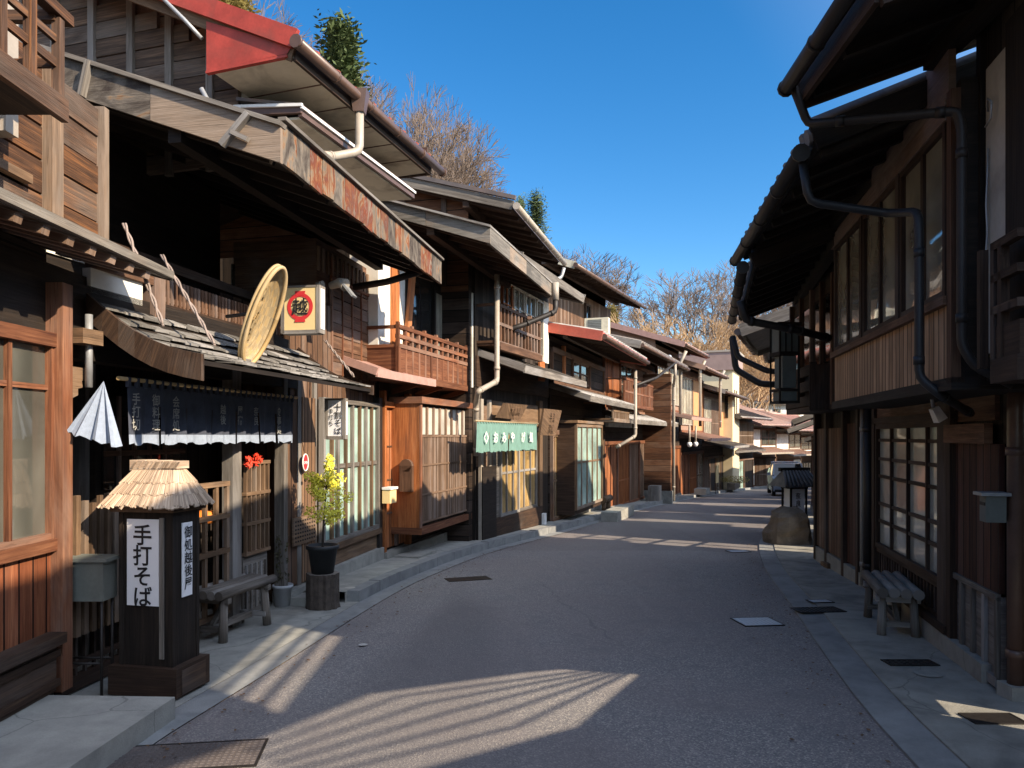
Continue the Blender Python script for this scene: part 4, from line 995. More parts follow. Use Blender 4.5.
# woven basket stood up on the pent roof
bk = thing('bamboo_basket', (-1.93,5.8,2.28), 'big shallow bamboo basket tray standing on edge on the shingled roof', 'basket')
C = Vector((-1.91,5.74,2.52)); nb = Vector((.86,-.30,-.40)).normalized(); upv = (Vector((.0,.0,1))-nb*Vector((.0,.0,1)).dot(nb)).normalized(); sd = upv.cross(nb)
def bp(a, r, dep): return C+upv*(math.sin(a)*.40*r)+sd*(math.cos(a)*.145*r)-nb*dep
q = MB(); KR = 8; n = 48
for k in range(KR):
    r0, r1 = k/KR, (k+1)/KR; f0, f1 = .085*(1-r0**4), .085*(1-r1**4)
    for i in range(n):
        a0, a1 = 2*math.pi*i/n, 2*math.pi*(i+1)/n
        q.face([bp(a0,r1,f1),bp(a1,r1,f1),bp(a1,r0,f0),bp(a0,r0,f0)], [(a0,r1*9),(a1,r1*9),(a1,r0*9),(a0,r0*9)], rnd=(.35,.75)[(i//2+k)%2], sm=True)
q.build('tray', 'bamboo', bk)
q = MB(); q.tube([bp(2*math.pi*i/n,1.0,-.005) for i in range(n+1)], .017, 8, cap=False); q.tube([bp(2*math.pi*i/n,1.01,.03) for i in range(n+1)], .014, 8, cap=False); q.build('rim', 'bamboo', bk)
q = MB(); rs = random.Random(2)
for i in range(60): y0 = rs.uniform(-.7,.7); x0 = rs.uniform(-.28,.12); p0 = C+upv*.36*y0+sd*.2*x0-nb*.07; q.beam(p0, p0+upv*rs.uniform(.03,.1)+sd*.01, .012, .01)
q.build('straw', 'bamboo', bk)
q = MB(); q.tube([C-nb*.08, C-nb*.08+Vector((-.25,.05,-.02))], .015, 6); q.build('support', 'pipe_dark', bk)
# ropes tying down the roof
for k, (a, b_) in enumerate(((F2.p(U(108),.12,3.0), F2.p(U(163,.5),.5,2.30)), (F2.p(U(168),-.05,2.95), F2.p(U(212,.6),.62,2.22)), (F2.p(U(325,.2),.2,2.6), F2.p(U(352,.6),.62,2.2)))):
    q = MB(); n = 26; a, b_ = Vector(a), Vector(b_)
    for s_ in (0, math.pi): q.tube([a.lerp(b_, i/n)+Vector((math.cos(i*.8+s_)*.009, 0, math.sin(i*.8+s_)*.006)) for i in range(n+1)], .008, 6)
    one('rope', q, 'rope', ('twisted pale rope hanging onto the near end of the shingled roof', 'twisted pale rope ending beside the bamboo basket', 'thin pale rope at the far end of the shingled roof')[k], 'rope')
# sign box with the red emblem
def signbox(name, F, px0, px1, u, d0, d1, z0, z1, th, label, cat, front, build_front, side=None):
    t = thing(name, tuple(F.p(u,(d0+d1)/2,z0)), label, cat)
    q = MB()
    for (a, b_, c_, e) in ((d0-.02,d0+.015,z0-.03,z1+.02),(d1-.015,d1+.02,z0-.03,z1+.02),(d0,d1,z0-.035,z0),(d0,d1,z1,z1+.02)): F.box(q, u-.005, u+th+.005, a, b_, c_, e)
    q.build('frame', 'w_grey', t)
    q = MB(); F.wall(q, u, u+th, d0+.01, d1-.01, z0, z1); pnl = q.build('panel', front, t)
    if side:
        q = MB(); F.box(q, u+.02, u+th-.02, d1+.02, d1+.026, z0+.01, z1-.01); q.build('side_panel', side, t)
    build_front(pnl, F, u-.003, d0, d1, z0, z1); return t
def emblem(par, F, u, d0, d1, z0, z1):
    cd, cz, r = (d0+d1)/2, (z0+z1)/2+.02, (d1-d0)*.37
    P = lambda a, b_, k=0: F.p(u-.001-k*.0015, cd+a, cz+b_)
    q = MB(); n = 36
    for i in range(n):
        a0, a1 = 2*math.pi*i/n, 2*math.pi*(i+1)/n
        q.face([P(r*math.cos(a0),r*math.sin(a0)),P(r*math.cos(a1),r*math.sin(a1)),P(r*.72*math.cos(a1),r*.72*math.sin(a1)),P(r*.72*math.cos(a0),r*.72*math.sin(a0))])
    for s_ in (-1, 1):
        q.face([P(-r*.42,s_*r*1.13,1),P(r*.42,s_*r*1.13,1),P(r*.34,s_*r*.78,1),P(-r*.34,s_*r*.78,1)])
    q.build('emblem', 'red_ink', par)
    q = MB(); text_mb(q, '越', r*1.3, P(0,-r*.5,2), F.n, (0,0,1)); q.build('lettering', 'ink', par)
signbox('shop_sign', F2, 0, 0, 2.62, .12, .47, 2.60, 3.00, .12, 'square lantern sign with red ringed character above the pent roof', 'sign', 'yellow_sign', emblem, 'paper')
def wtext(s1, s2, sz):
    def f(par, F, u, d0, d1, z0, z1):
        q = MB(); text_mb(q, s1, sz, F.p(u-.001, d0+(d1-d0)*.68, z1-.02), F.n, (0,0,1), True, 1.0); text_mb(q, s2, sz*.72, F.p(u-.001, d0+(d1-d0)*.27, z1-.07), F.n, (0,0,1), True, 1.05); q.build('lettering', 'ink', par)
    return f
signbox('shop_sign', F2, 0, 0, 2.75, .50, .67, 1.60, 1.94, .06, 'small white upright sign with brush writing at the end of the noren', 'sign', 'paper', wtext('十割そば', '手打ち', .075), 'paper')
# round red medallion on a cord
mt = thing('round_sign', tuple(F2.p(U(305,.08),.08,1.2)), 'small oval red plaque with white writing hanging on the tan boards', 'sign')
q = MB(); cu = U(305,.08); q.face([F2.p(cu+.062*math.cos(i*math.pi/12), .085, 1.33+.085*math.sin(i*math.pi/12)) for i in range(24)]); q.build('plaque', 'red_ink', mt)
q = MB(); q.tube([F2.p(cu+.062*math.cos(i*math.pi/12), .085, 1.33+.085*math.sin(i*math.pi/12)) for i in range(25)], .007, 6, cap=False); q.build('rim', 'white_paint', mt)
q = MB(); text_mb(q, 'OPEN', .04, F2.p(cu,.088,1.315), F2.d, (0,0,1)); q.build('lettering', 'paper', mt)
q = MB(); q.tube([F2.p(cu,.07,1.42),F2.p(cu,.05,1.55)], .004, 5); q.tube([F2.p(cu,.085,1.24),F2.p(cu,.085,1.16)], .004, 5); q.lathe([(0,-.02),(.014,-.01),(.014,.01),(0,.02)], F2.p(cu,.085,1.15), 10); q.build('cord', 'w_dark', mt)
# spot lamp on a bracket at the far end of the upper wall
sl = thing('spot_lamp', tuple(F2.p(U(335,.3),.3,3.0)), 'pale outdoor spot lamp with hood fixed beside the red ringed sign', 'lamp')
q = MB(); c0 = F2.p(U(330,.35),.35,3.12); q.tube([F2.p(U(330),0,3.08), c0], .015, 6); q.build('arm', 'pipe_dark', sl)
q = MB(); q.tube([c0, c0+Vector((.10,-.02,.03)), c0+Vector((.17,-.05,.0))], [.035,.05,.065], 12); q.tube([c0+Vector((-.12,-.05,.0)), c0+Vector((-.05,-.08,.01))], .03, 10); q.build('lamp_head', 'pipe_cream', sl)
q = MB(); q.beam(c0+Vector((.13,-.04,.04)), c0+Vector((.26,-.06,-.12)), .12, .02); q.build('hood', 'galv', sl)
# flowers on the lattice, cushions inside, meter
fl = MB(); fr_ = random.Random(9)
leafcloud(fl, F2.p(U(249,.06),.06,1.37), .04, .05, 60, .02, fr_); leafcloud(fl, F2.p(U(257,.06),.06,1.39), .04, .06, 60, .02, fr_)
one('flower_bunch', fl, 'flower_red', 'bunch of red and orange dried flowers on top of the lattice door', 'flowers')
cu_ = MB(); cu_.lathe([(0,0),(.1,0),(.12,.05),(.1,.1),(0,.11)], F2.p(U(205,-.25),-.25,.85), 14); one('basket_lamp', cu_, 'flower_orange', 'orange round shape glowing behind the lattice', 'ornament')
pipe(h2, [F2.p(.12,.12,2.35), F2.p(.12,.12,1.90)], .022, 'galv', 'standpipe')
q = MB(); F2.box(q, .0,.17,.06,.18,2.16,2.25); q.build('junction_box', 'w_tan', h2)

# =================================================================== red-roofed house behind the noodle shop
Fr = Fac((-2.40,6.57), (-1.72,8.82)); hr = thing('townhouse', (-3.4, 7.2, 3.6), 'tall house with red painted roof edge and cream soffits rising behind the noodle shop', 'house')
rl = Fr.L
f = MB(); P = Fr.p
# near gable wall facing the camera, in real planks
q = MB(); 
for i in range(14):
    z0 = 4.0+i*.165; a = -3.2; b_ = .0
    d1 = min(0.0, .75-(z0+.16-4.72)/.47); 
    if d1 < a+.2: break
    Fr.box(q, -.03+R.uniform(-.006,.006), .02, a, d1, z0, z0+.155)
q.build('plank_wall', 'w_char', hr)
f = MB(); Fr.wall(f, .03, rl, -.4, -.0, 4.02, 4.72); f.build('wall', 'plaster', hr)
q = MB(); pts = [(-3.4,5.1),(.0,4.0),(.0,5.1),(-3.4,6.65)]; q.face([P(.005,a,b_) for a, b_ in pts], [(a,b_) for a, b_ in pts], .5); q.build('gable_wall', 'p_gable', hr)
q = MB()
for d in (-.28,-.72,-1.15,-1.6,-2.05,-2.5): Fr.box(q, -.06, -.02, d-.035, d+.035, 3.95, 6.2)
q.build('batten', 'w_grey', hr)
ro_ = MB(); de = .78; ze = 4.76; pit = .47
c = [P(-.35,de,ze),P(-.35,-3.6,ze+pit*(de+3.6)),P(rl+.1,-3.6,ze+pit*(de+3.6)),P(rl+.1,de,ze)]; ro_.hexa(c+[x+Vector((0,0,.08)) for x in c]); 
for i in range(9): u = -.33+(rl+.4)*i/8; ro_.beam(P(u,de,ze+.1), P(u,-3.6,ze+.1+pit*(de+3.6)), .03, .03)
ro_.build('roof', 'red_roof', hr)
q = MB(); q.beam(P(-.37,de+.02,ze+.03), P(-.37,-3.6,ze+.03+pit*(de+3.6)), .04, .15); q.build('bargeboard', 'red_paint', hr)
q = MB(); q.beam(P(-.335,de-.02,ze-.08), P(-.335,-3.6,ze-.08+pit*(de+3.6)), .03, .10); q.build('under_board', 'w_tan', hr)
q = MB(); pts = [(de-.02,ze-.02),(-.06,ze-.06+pit*.8),(-.06,ze-.10),(de-.06,ze-.07)]; q.face([P(-.36,a,b_) for a, b_ in pts]); q.face([P(-.33,a,b_) for a, b_ in pts][::-1]); q.beam(P(-.35,de-.06,ze-.09),P(-.35,-.06,ze-.115),.04,.02); q.build('eave_box_end', 'red_paint', hr)
q = MB(); c = [P(-.33,.0,ze-.12),P(-.33,de-.02,ze-.10),P(rl+.08,de-.02,ze-.10),P(rl+.08,.0,ze-.12)]; q.hexa(c+[x+Vector((0,0,.02)) for x in c]); q.build('soffit', 'soffit', hr)
q = MB()
for i in range(1,6): u = -.33+(rl+.41)*i/6; q.beam(P(u,.0,ze-.123),P(u,de-.03,ze-.104),.012,.006)
q.build('soffit_joints', 'w_brown', hr)
q = MB(); Fr.box(q, -.33, rl+.1, de-.03, de, ze-.12, ze+.06); Fr.box(q, rl+.06, rl+.1, 0, de-.03, ze-.12, ze+.2); q.build('fascia', 'w_dark', hr)
gutter(hr, Fr, -.42, rl+.3, de+.06, ze-.02, .048, 'gutter_brown')
q = MB(); hp = P(.62,de+.06,ze-.02); q.hexa([hp+Vector(v) for v in ((-.05,-.05,-.14),(.05,-.05,-.14),(.05,.05,-.14),(-.05,.05,-.14),(-.08,-.08,.06),(.08,-.08,.06),(.08,.08,.06),(-.08,.08,.06))]); q.build('rain_head', 'gutter_brown', hr)
pipe(hr, [P(.62,de+.06,ze-.1), P(.62,de+.06,ze-.52), P(.42,de-.1,ze-.62), P(-.15,.75,ze-.80)], .04, 'pipe_cream')
# lower tier with cream soffit
q = MB(); z2 = 4.34; c = [P(-.02,0,z2),P(-.02,.62,z2-.03),P(rl-.1,.62,z2-.03),P(rl-.1,0,z2)]; q.hexa(c+[x+Vector((0,0,.02)) for x in c]); q.build('soffit', 'soffit', hr)
q = MB(); q.beam(P(-.05,.64,z2+.03), P(rl-.1,.64,z2+.03), .04, .10); q.beam(P(-.05,0,z2+.1),P(-.05,.66,z2+.04),.04,.08); q.build('fascia', 'gutter_brown', hr)
q = MB(); q.beam(P(-.08,.67,z2+.045), P(rl-.1,.67,z2+.045), .02, .025); q.beam(P(-.08,0,z2+.13),P(-.08,.68,z2+.06),.02,.025); q.build('drip_edge', 'white_paint', hr)
q = MB(); c = [P(-.05,.0,z2+.2),P(-.05,.64,z2+.06),P(rl-.1,.64,z2+.06),P(rl-.1,0,z2+.2)]; q.hexa(c+[x+Vector((0,0,.03)) for x in c]); q.build('pent_roof', 'roof_metal', hr)
window(hr, Fr, rl-1.5, rl-.35, 3.75, 4.2, .01, 2, 1, 'white_paint', 'glass_dark')
q = MB(); q.tube([P(-.4,-1.2,5.55),P(-.42,-.5,5.35),P(-.40,-.25,5.1),P(-.34,-.12,4.95)], .018, 6); q.tube([P(-.4,-.08,4.5),P(-.3,.02,4.25),P(-.28,.05,4.0)], .02, 6); q.build('cable', 'galv', hr)
# =================================================================== third house: balcony and slatted bay
def gz(F, u): return gy(F.p(u,0,0).y)
F3 = Fac((-1.76,9.83), (-1.10,12.15)); h3 = thing('townhouse', (-1.8,11,-.1), 'reddish brown house with railed balcony over a slatted box bay', 'house'); U, Z, P = F3.U, F3.Z, F3.p
body(h3, F3, 0, F3.L, -.4, 4.1, 6, 'p_vdark'); body(h3, F3, U(378,.14), U(391,.14), 2.42, 3.95, .4, 'plaster', 'wing_wall', .14)
q = MB(); F3.box(q, U(391.5,.16), U(399,.16), .0, .17, 2.35, 3.95); q.build('post', 'w_orange', h3)
panel(h3, F3, U(399.5,.15), U(405,.15), 2.75, 3.9, .0, .15, 'plaster')
q = MB(); q.beam(P(U(404,.17),.19,2.62), P(U(409.5,.17),.22,3.9), .05, .10); q.build('slant_board', 'w_orange', h3)
# panelled door
q = MB(); F3.box(q, .02, .08, .0, .08, .05, 2.2); F3.box(q, .82, .9, 0, .08, .05, 2.2); F3.box(q, .02, .9, 0, .085, 1.98, 2.06); q.build('door_frame', 'w_orange', h3)
panel(h3, F3, .08, .82, .1, 1.98, 0, .03, 'p_vorange', 'door')
q = MB(); F3.box(q, .42, .5, .03, .06, .1, 1.98); 
for z in (.55,1.0,1.45): F3.box(q, .08, .82, .03, .042, z, z+.02)
q.build('door_batten', 'w_brown', h3)
# slatted bay
ub0, ub1 = U(420,.45), U(470,.45)
f = MB(); F3.wall(f, ub0+.03, ub1-.03, 0, .40, .34, 2.06); f.build('bay_box', 'p_vdark', h3)
f = MB(); F3.box(f, ub0, ub0+.03, .0, .44, .30, 2.08); f.build('bay_side', 'w_orange', h3)
panel(h3, F3, ub0+.05, ub1-.05, 1.62, 2.0, .40, .412, 'plaster_dim')
panel(h3, F3, ub0+.05, ub1-.05, .44, 1.60, .40, .41, 'w_lattice')
q = MB(); n = 44
for i in range(n+1):
    u = ub0+.06+(ub1-ub0-.12)*i/n; F3.box(q, u-.011, u+.011, .41, .44, .42, 1.60)
for i in range(9): u = ub0+.06+(ub1-ub0-.12)*i/8; F3.box(q, u-.022, u+.022, .41, .44, 1.60, 2.0)
for z in (.42,.8,1.2,1.6): F3.box(q, ub0+.05, ub1-.05, .435, .45, z-.012, z+.012)
q.build('lattice', 'w_lattice', h3)
q = MB(); F3.box(q, ub0, ub0+.06, .40, .46, .30, 2.08); F3.box(q, ub1-.06, ub1, .40, .46, .30, 2.08); F3.box(q, ub0-.03, ub1+.03, -.02, .49, 2.04, 2.13); F3.box(q, ub0-.01, ub1+.01, 0, .48, .27, .36); q.build('bay_frame', 'w_red', h3, .004)
q = MB(); F3.box(q, 0, F3.L+.1, -.1, .12, -.5, .06); q.build('foundation', 'concrete_old', h3)
q = MB(); F3.box(q, .15, .8, .14, .5, -.15, -.0); q.build('step', 'concrete_old', h3, .01)
# mailbox-like yellow box and paper plates by the door
yb = thing('yellow_box', tuple(P(.03,.1,.7)), 'small yellow box hung on the orange door post', 'box'); q = MB(); F3.box(q, -.08,.12,.09,.2,.72,.9); q.build('box', 'noren_gold' if 'noren_gold' in MATS else 'yellow_sign', yb); q = MB(); F3.box(q, -.09,.13,.09,.22,.9,.93); q.build('lid', 'white_paint', yb)
mbx = thing('mailbox', tuple(P(1.0,.02,.9)), 'narrow brown wooden mailbox with arched top on the bay side', 'mailbox'); q = MB(); F3.box(q, ub0-.07, ub0-.002, .18,.36,.85,1.2); q.build('body', 'w_brown', mbx); q = MB(); q.tube([P(ub0-.07,.27,1.2),P(ub0-.002,.27,1.2)], .09, 12); q.build('arched_top', 'w_brown', mbx)
# pent strip above the door
pent(h3, F3, -1.1, .7, 2.52, 2.34, .50, 'copper_edge', .03, 'copper_edge', 1.0)
# balcony and the dark windows behind it
balcony(h3, F3, U(399,.45), U(480,.45), 2.38, 2.98, .45, 'w_red', .21, .36)
for px in (405, 428, 452, 474): q = MB(); u = U(px,.2); q.beam(P(u,.0,2.2), P(u,.42,2.32), .05, .07); q.build('bracket', 'w_red', h3)
f = MB(); F3.wall(f, .05, F3.L, .0, .02, 2.4, 4.0); f.build('wall_panel', 'w_black', h3)
q0 = U(412)
for a, b_, m_ in ((412,420,'glass_dark'),(421,432,'glass_dark'),(436,444,'glass_curtain'),(447,455,'glass_mid'),(458,468,'glass_curtain'),(474,484,'glass_curtain')):
    u0, u1 = U(a,.03), U(b_,.03); f = MB(); F3.wall(f, u0, u1, .02, .03, 2.5, 3.85); f.build('pane', m_, h3)
q = MB()
for px in (411, 433.5, 445.5, 456.5, 471, 486): u = U(px,.05); F3.box(q, u-.03, u+.03, .02, .08, 2.4, 3.95)
q.build('window_frame', 'w_black', h3)
f = MB(); F3.box(f, F3.L-.06, F3.L+.02, .05, .42, 2.7, 3.0); F3.box(f, F3.L-.06, F3.L-.02, .02, .5, 2.38, 3.9); f.build('wing_wall', 'plaster', h3)
e3 = U(552,1.5); roof(h3, F3, .03, e3-.05, 1.47, 4.12, -3.0, .33, 'roof_metal', .08, 'w_dark', None, gable=None)
boards(h3, P(0,-2.8,5.62), P(0,-.2,4.80), .19, 1, 'w_peel'); boards(h3, P(0,-.2,4.80), P(0,1.55,4.22), .19, 2, 'w_silver'); boards(h3, P(0,1.52,4.235), P(e3,1.5,4.235), .21, 4, 'w_silver', .035, 'fascia')
q = MB(); q.beam(P(-.02,-2.8,5.64),P(-.02,1.56,4.24),.08,.025); q.beam(P(0,1.52,4.25),P(e3,1.5,4.25),.06,.025); q.build('cap_board', 'w_grey', h3)
pipe(h3, [P(e3-.08,1.58,4.02), P(e3-.08,1.58,3.75), P(e3-.4,1.1,3.5), P(e3-.65,.75,3.35)], .045, 'pipe_dark')
q = MB(); q.tube([P(e3-.08,1.58,4.25),P(e3-.08,1.58,3.95)], .06, 10); q.build('rain_head', 'pipe_cream', h3)
# upper rear storey of the third house
F3b = Fac((-.75,11.6), (.15,15.0)); h3b = thing('townhouse', (-2,13,3.5), 'house with orange-brown plank gable and long metal gutter above the balcony house', 'house'); P = F3b.p
roof(h3b, F3b, 0, 3.75, .78, 5.10, -3.5, .29, 'roof_metal', .08, 'w_dark', None, gable='p_brown', gz=3.9, gu=.22, gd=.0)
body(h3b, F3b, .25, 3.3, -.4, 5.0, 4, 'p_dark')
q = MB(); q.beam(P(-.02,.8,5.12),P(-.02,-3.5,5.12+.29*4.28),.035,.14); q.build('bargeboard', 'w_grey', h3b)
q = MB(); q.beam(P(-.03,.84,5.23),P(-.03,-3.5,5.23+.29*4.28),.07,.06); q.build('cap_board', 'roof_metal', h3b)
gutter(h3b, F3b, -.05, 3.85, .86, 5.10, .05, 'pipe_cream')
q = MB()
for d in (-.4,-1.1,-1.8,-2.5): F3b.box(q, .17, .215, d-.04, d+.04, 4.0, 5.3-.29*d)
q.build('batten', 'w_dark', h3b)
q = MB(); F3b.box(q, .15, .215, -.65, -.45, 5.0, 5.14); q.build('meter_box', 'white_paint', h3b)
pipe(h3b, [P(3.8,.86,5.0), P(3.8,.8,4.8), P(2.9,.1,4.45)], .035, 'galv')

# =================================================================== fourth house with the green noren
F4 = Fac((-.60,12.0), (.75,15.6)); h4 = thing('townhouse', (-.2,14,-.2), 'grey timber shop front with green noren and white-framed upper windows', 'house'); U, Z, P = F4.U, F4.Z, F4.p
body(h4, F4, 0, F4.L, -.6, 4.6, 6, 'p_vdark')
f = MB(); F4.wall(f, .03, F4.L, 0, .02, 2.4, 2.9); f.build('head_wall', 'w_dark', h4)
panel(h4, F4, U(476), U(490), -.3, 1.1, 0, .12, 'w_black', 'storage_box'); panel(h4, F4, U(476), U(490), 1.1, 2.1, 0, .05, 'w_lattice')
q = MB(); F4.box(q, U(475.5), U(478), .05, .1, -.2, 2.2); F4.box(q, U(484), U(486), .05, .1, -.2, 2.2); q.build('batten', 'pipe_cream', h4)
panel(h4, F4, U(490), U(540), 1.75, 2.2, 0, .04, 'w_tan'); panel(h4, F4, U(490), U(497), -.1, 1.75, 0, .04, 'w_grey')
window(h4, F4, U(497), U(516), .2, 1.7, .03, 3, 1, 'w_grey', 'glass_amber', .05, .04, .05, [.5]); window(h4, F4, U(516), U(535), .2, 1.7, .0, 3, 1, 'w_grey', 'glass_amber', .05, .04, .05, [.5])
panel(h4, F4, U(490), U(538), -.35, .2, .0, .10, 'w_dark')
q = MB(); F4.box(q, U(536), U(539), .0, .08, -.3, 2.3); F4.box(q, U(490), U(539), 0, .08, 1.70, 1.76); q.build('post', 'w_tan', h4)
q = MB(); F4.box(q, U(537), U(539), .06, .16, -.35, .05); q.build('pipe_foot', 'white_paint', h4)
pent(h4, F4, .15, 3.95, 2.95, 2.66, .78, 'w_grey', .05, 'w_grey', .5)
balcony(h4, F4, U(497,.35), U(540,.35), 3.12, 3.72, .35, 'w_brown', .16, 0)
q = MB(); F4.box(q, U(499,.35), U(541,.35), .30, .38, 3.0, 3.12); q.build('balcony_beam', 'w_brown', h4)
panel(h4, F4, U(497), U(543), 3.15, 4.35, 0, .03, 'plaster')
for a, b_ in ((499,509),(510.5,521),(522.5,532),(533.5,540)):
    window(h4, F4, U(a), U(b_), 3.2, 4.3, .03, 2, 3, 'pipe_cream' if a > 505 else 'w_orange', 'glass_mid', .03, .02)
panel(h4, F4, U(541), U(546), 3.1, 4.35, 0, .06, 'plaster', 'pilaster')
panel(h4, F4, U(540,.1), U(545,.1), 2.7, 3.1, .06, .1, 'w_orange')
roof(h4, F4, .1, F4.L, .75, 4.42, -3.2, .3, 'roof_metal', .07, 'w_dark', 'w_grey')
pipe(h4, [P(U(497,.5),.5,4.1), P(U(497,.5),.5,2.45), P(U(478,.5),.5,2.25), P(U(476,.3),.3,2.1), P(U(476,.2),.2,1.3)], .042, 'pipe_cream')
gn = thing('noren', tuple(P(1,.5,1.8)), 'short sea green noren with white characters over the fourth shop door', 'noren')
cl = cloth(F4, U(477,.5), U(536.5,.5), .5, 1.36, 1.80, [.17,.34,.5,.67,.84], 'noren_green', gn, amp=.02, seed=4)
q = MB(); q.tube([P(U(475,.5),.5,1.82), P(U(538,.5),.5,1.82)], .015, 8); q.build('pole', 'bamboo', gn)
q = MB()
for i in range(26): u = U(478,.5)+(U(536,.5)-U(478,.5))*i/25; F4.box(q, u-.012, u+.03, .488, .51, 1.79, 1.83)
q.build('loops', 'noren_green', gn)
for px, ch in ((486,'◇'),(495.5,'お'),(504,'み'),(512.5,'や'),(523,'げ'),(531,'処')):
    q = MB(); text_mb(q, ch, .185, P(U(px,.53), .535, 1.51), F4.d, (0,0,1), bold=.03); q.build('lettering', 'noren_pale', cl)
def board_sign(name, F, px0, px1, d, z0, z1, tilt, m, label, txt, sz):
    u0, u1 = F.U(px0,d), F.U(px1,d); t = thing(name, tuple(F.p((u0+u1)/2,d,z0)), label, 'sign')
    q = MB(); W = u1-u0
    c = [F.p(u0+W*tilt,d+.08,z1),F.p(u1+W*tilt*.2,d+.08,z1+tilt*.1),F.p(u1-W*.14,d,z0),F.p(u0,d,z0+.02)]
    n_ = F.n*.04; q.hexa([c[3],c[2],c[2]+n_,c[3]+n_,c[0],c[1],c[1]+n_,c[0]+n_]); bd = q.build('board', m, t)
    q = MB(); rt = (c[1]-c[0]).normalized(); up_ = (c[0]-c[3]).normalized()
    for i, ln in enumerate(txt): text_mb(q, ln, sz, (c[0]+c[1])/2+F.n*.05-Vector((0,0,sz*1.15*(i+1))), rt, (0,0,1))
    q.build('lettering', 'thatch_dark', bd); return t
board_sign('wooden_sign', F4, 495, 521, .25, 1.88, 2.14, .12, 'w_tan', 'tilted pale wooden board with carved writing above the green noren', ['木曽漆器', '奈良井'], .13)
board_sign('wooden_sign', F4, 538, 556, .45, 1.60, 2.10, .0, 'w_tan', 'upright wooden sign board with slanted top hanging right of the green noren', ['手造', '漆器', '店'], .17)

# =================================================================== generic builder for the rest of the row
def townhouse(name, A, B, label, left=True, lower=None, upper=None, pz=2.45, ez=4.3, depth=6, pdo=.8, edo=1.1, wallm='p_dark', upm='p_brown', roofm='roof_metal', pm='roof_metal', kind='seam', fas='w_grey', pedge='w_grey', pitch=.32, zb=None, gable=True, pent_=True, trim='w_brown', ext=.25, rr=None, raft=True, gut=True):
    F = Fac(A, B, left); rr = rr or random.Random(int(abs(A[1])*31+abs(A[0])*7)); L = F.L
    zb = min(gy(A[1]), gy(B[1]))+.05 if zb is None else zb; z0 = zb
    h = thing(name, ((A[0]+B[0])/2, (A[1]+B[1])/2, z0), label, 'house')
    f = MB(); F.wall(f, 0, L, -depth, 0, z0-.4, z0+pz); f.build('wall', wallm, h)
    f = MB(); F.wall(f, .01, L-.01, -depth, -.01, z0+pz, z0+ez+.1); f.build('upper_wall', upm, h)
    f = MB(); F.box(f, 0, L, -.1, .1, z0-.5, z0+.18); f.build('foundation', 'concrete_old', h)
    lower = lower or ['lat', 'glass', 'door', 'lat']; upper = upper or ['lat', 'win', 'win']
    def fill(items, za, zt):
        n = len(items); q = MB()
        for i in range(n+1): q = MB(); u = L*i/n; F.box(q, max(0,u-.05), min(L,u+.05), 0, .07, za-.1, zt+.1); q.build('post', trim, h)
        for zz in (zt, za-.1): q = MB(); F.box(q, 0, L, 0, .08, zz, zz+.1); q.build('rail', trim, h)
        for i, it in enumerate(items):
            a, b_ = L*i/n+.06, L*(i+1)/n-.06
            it, _, mm = it.partition(':')
            if it == 'lat': lattice(h, F, a, b_, za, zt, .0, .075, .03, (0,.4,1), mm or 'w_lattice', 'w_dark')
            elif it == 'wlat': lattice(h, F, a, b_, za+.5*(zt-za), zt, .0, .075, .03, (0,1), mm or 'w_lattice', 'plaster_dim')
            elif it == 'glass': window(h, F, a, b_, za, zt, 0, 4, 1, 'w_tan', mm or 'glass_curtain', .045, .035, .05, [.45])
            elif it == 'win': window(h, F, a, b_, za+.1*(zt-za), zt, 0, 2, 2, trim, mm or 'glass_mid', .05, .035)
            elif it == 'cwin': window(h, F, a, b_, za+.1*(zt-za), zt, 0, 4, 1, 'pipe_cream', mm or 'glass_cream', .05, .03)
            elif it == 'door': panel(h, F, a, b_, za, zt, 0, .03, mm or 'p_vorange', 'door'); q = MB(); F.box(q, (a+b_)/2-.03, (a+b_)/2+.03, .03, .05, za, zt); q.build('door_batten', trim, h)
            elif it == 'plain': panel(h, F, a, b_, za, zt, 0, .025, mm or wallm)
            elif it == 'open': pass
    fill(lower, z0+.25, z0+min(2.05, pz-.25))
    za = z0+pz+.35
    if ez-pz > .9: fill(upper, za, z0+ez-.25)
    if pent_: pent(h, F, -.02, L+.02, z0+pz+.22, z0+pz-.06, pdo, pm, .05, pedge, .35, 'tile' if kind == 'tile' else 'seam')
    roof(h, F, -ext, L+ext, edo, z0+ez, -depth/2, pitch, roofm, .07, 'w_dark', fas, gable=upm if gable else None, gz=z0+ez-.2, gu=ext, gd=-.012, kind=kind, rafters=raft)
    if gut: gutter(h, F, -ext, L+ext, edo+.07, z0+ez-.02, .05, 'gutter_brown')
    return h, F
# fifth: red metal eave, tiled pent roof
h5, F5 = townhouse('townhouse', (.80,15.7), (2.5,20.6), 'dark shop with red metal eave and grey tiled pent roof above pale green glass doors', lower=['glass:glass_amber','lat','plain:w_lattice','glass:glass_green','glass:glass_green'], upper=['plain:p_dark','win','plain:p_dark'], pz=2.85, ez=4.05, zb=-.42, fas='red_roof', roofm='tile_light', pm='tile_light', kind='tile', pitch=.2, depth=4, edo=1.15, pdo=.85, upm='p_dark')
P = F5.p
q = MB(); F5.box(q, .9, 1.0, .0, .08, 2.6, 3.6); q.build('post', 'w_orange', h5)
t = MB(); 
ga, gb = F5.U(576,.45), F5.U(602,.45)
f = MB(); F5.wall(f, ga, gb, 0, .42, -.1, 1.9); f.build('bay_box', 'w_dark', h5); window(h5, F5, ga, gb, .0, 1.86, .42, 5, 1, 'w_tan', 'glass_green', .06, .04, .05, [.55]); f = MB(); F5.box(f, ga-.05, gb+.05, 0, .5, 1.88, 1.94); f.build('bay_roof', 'w_tan', h5)
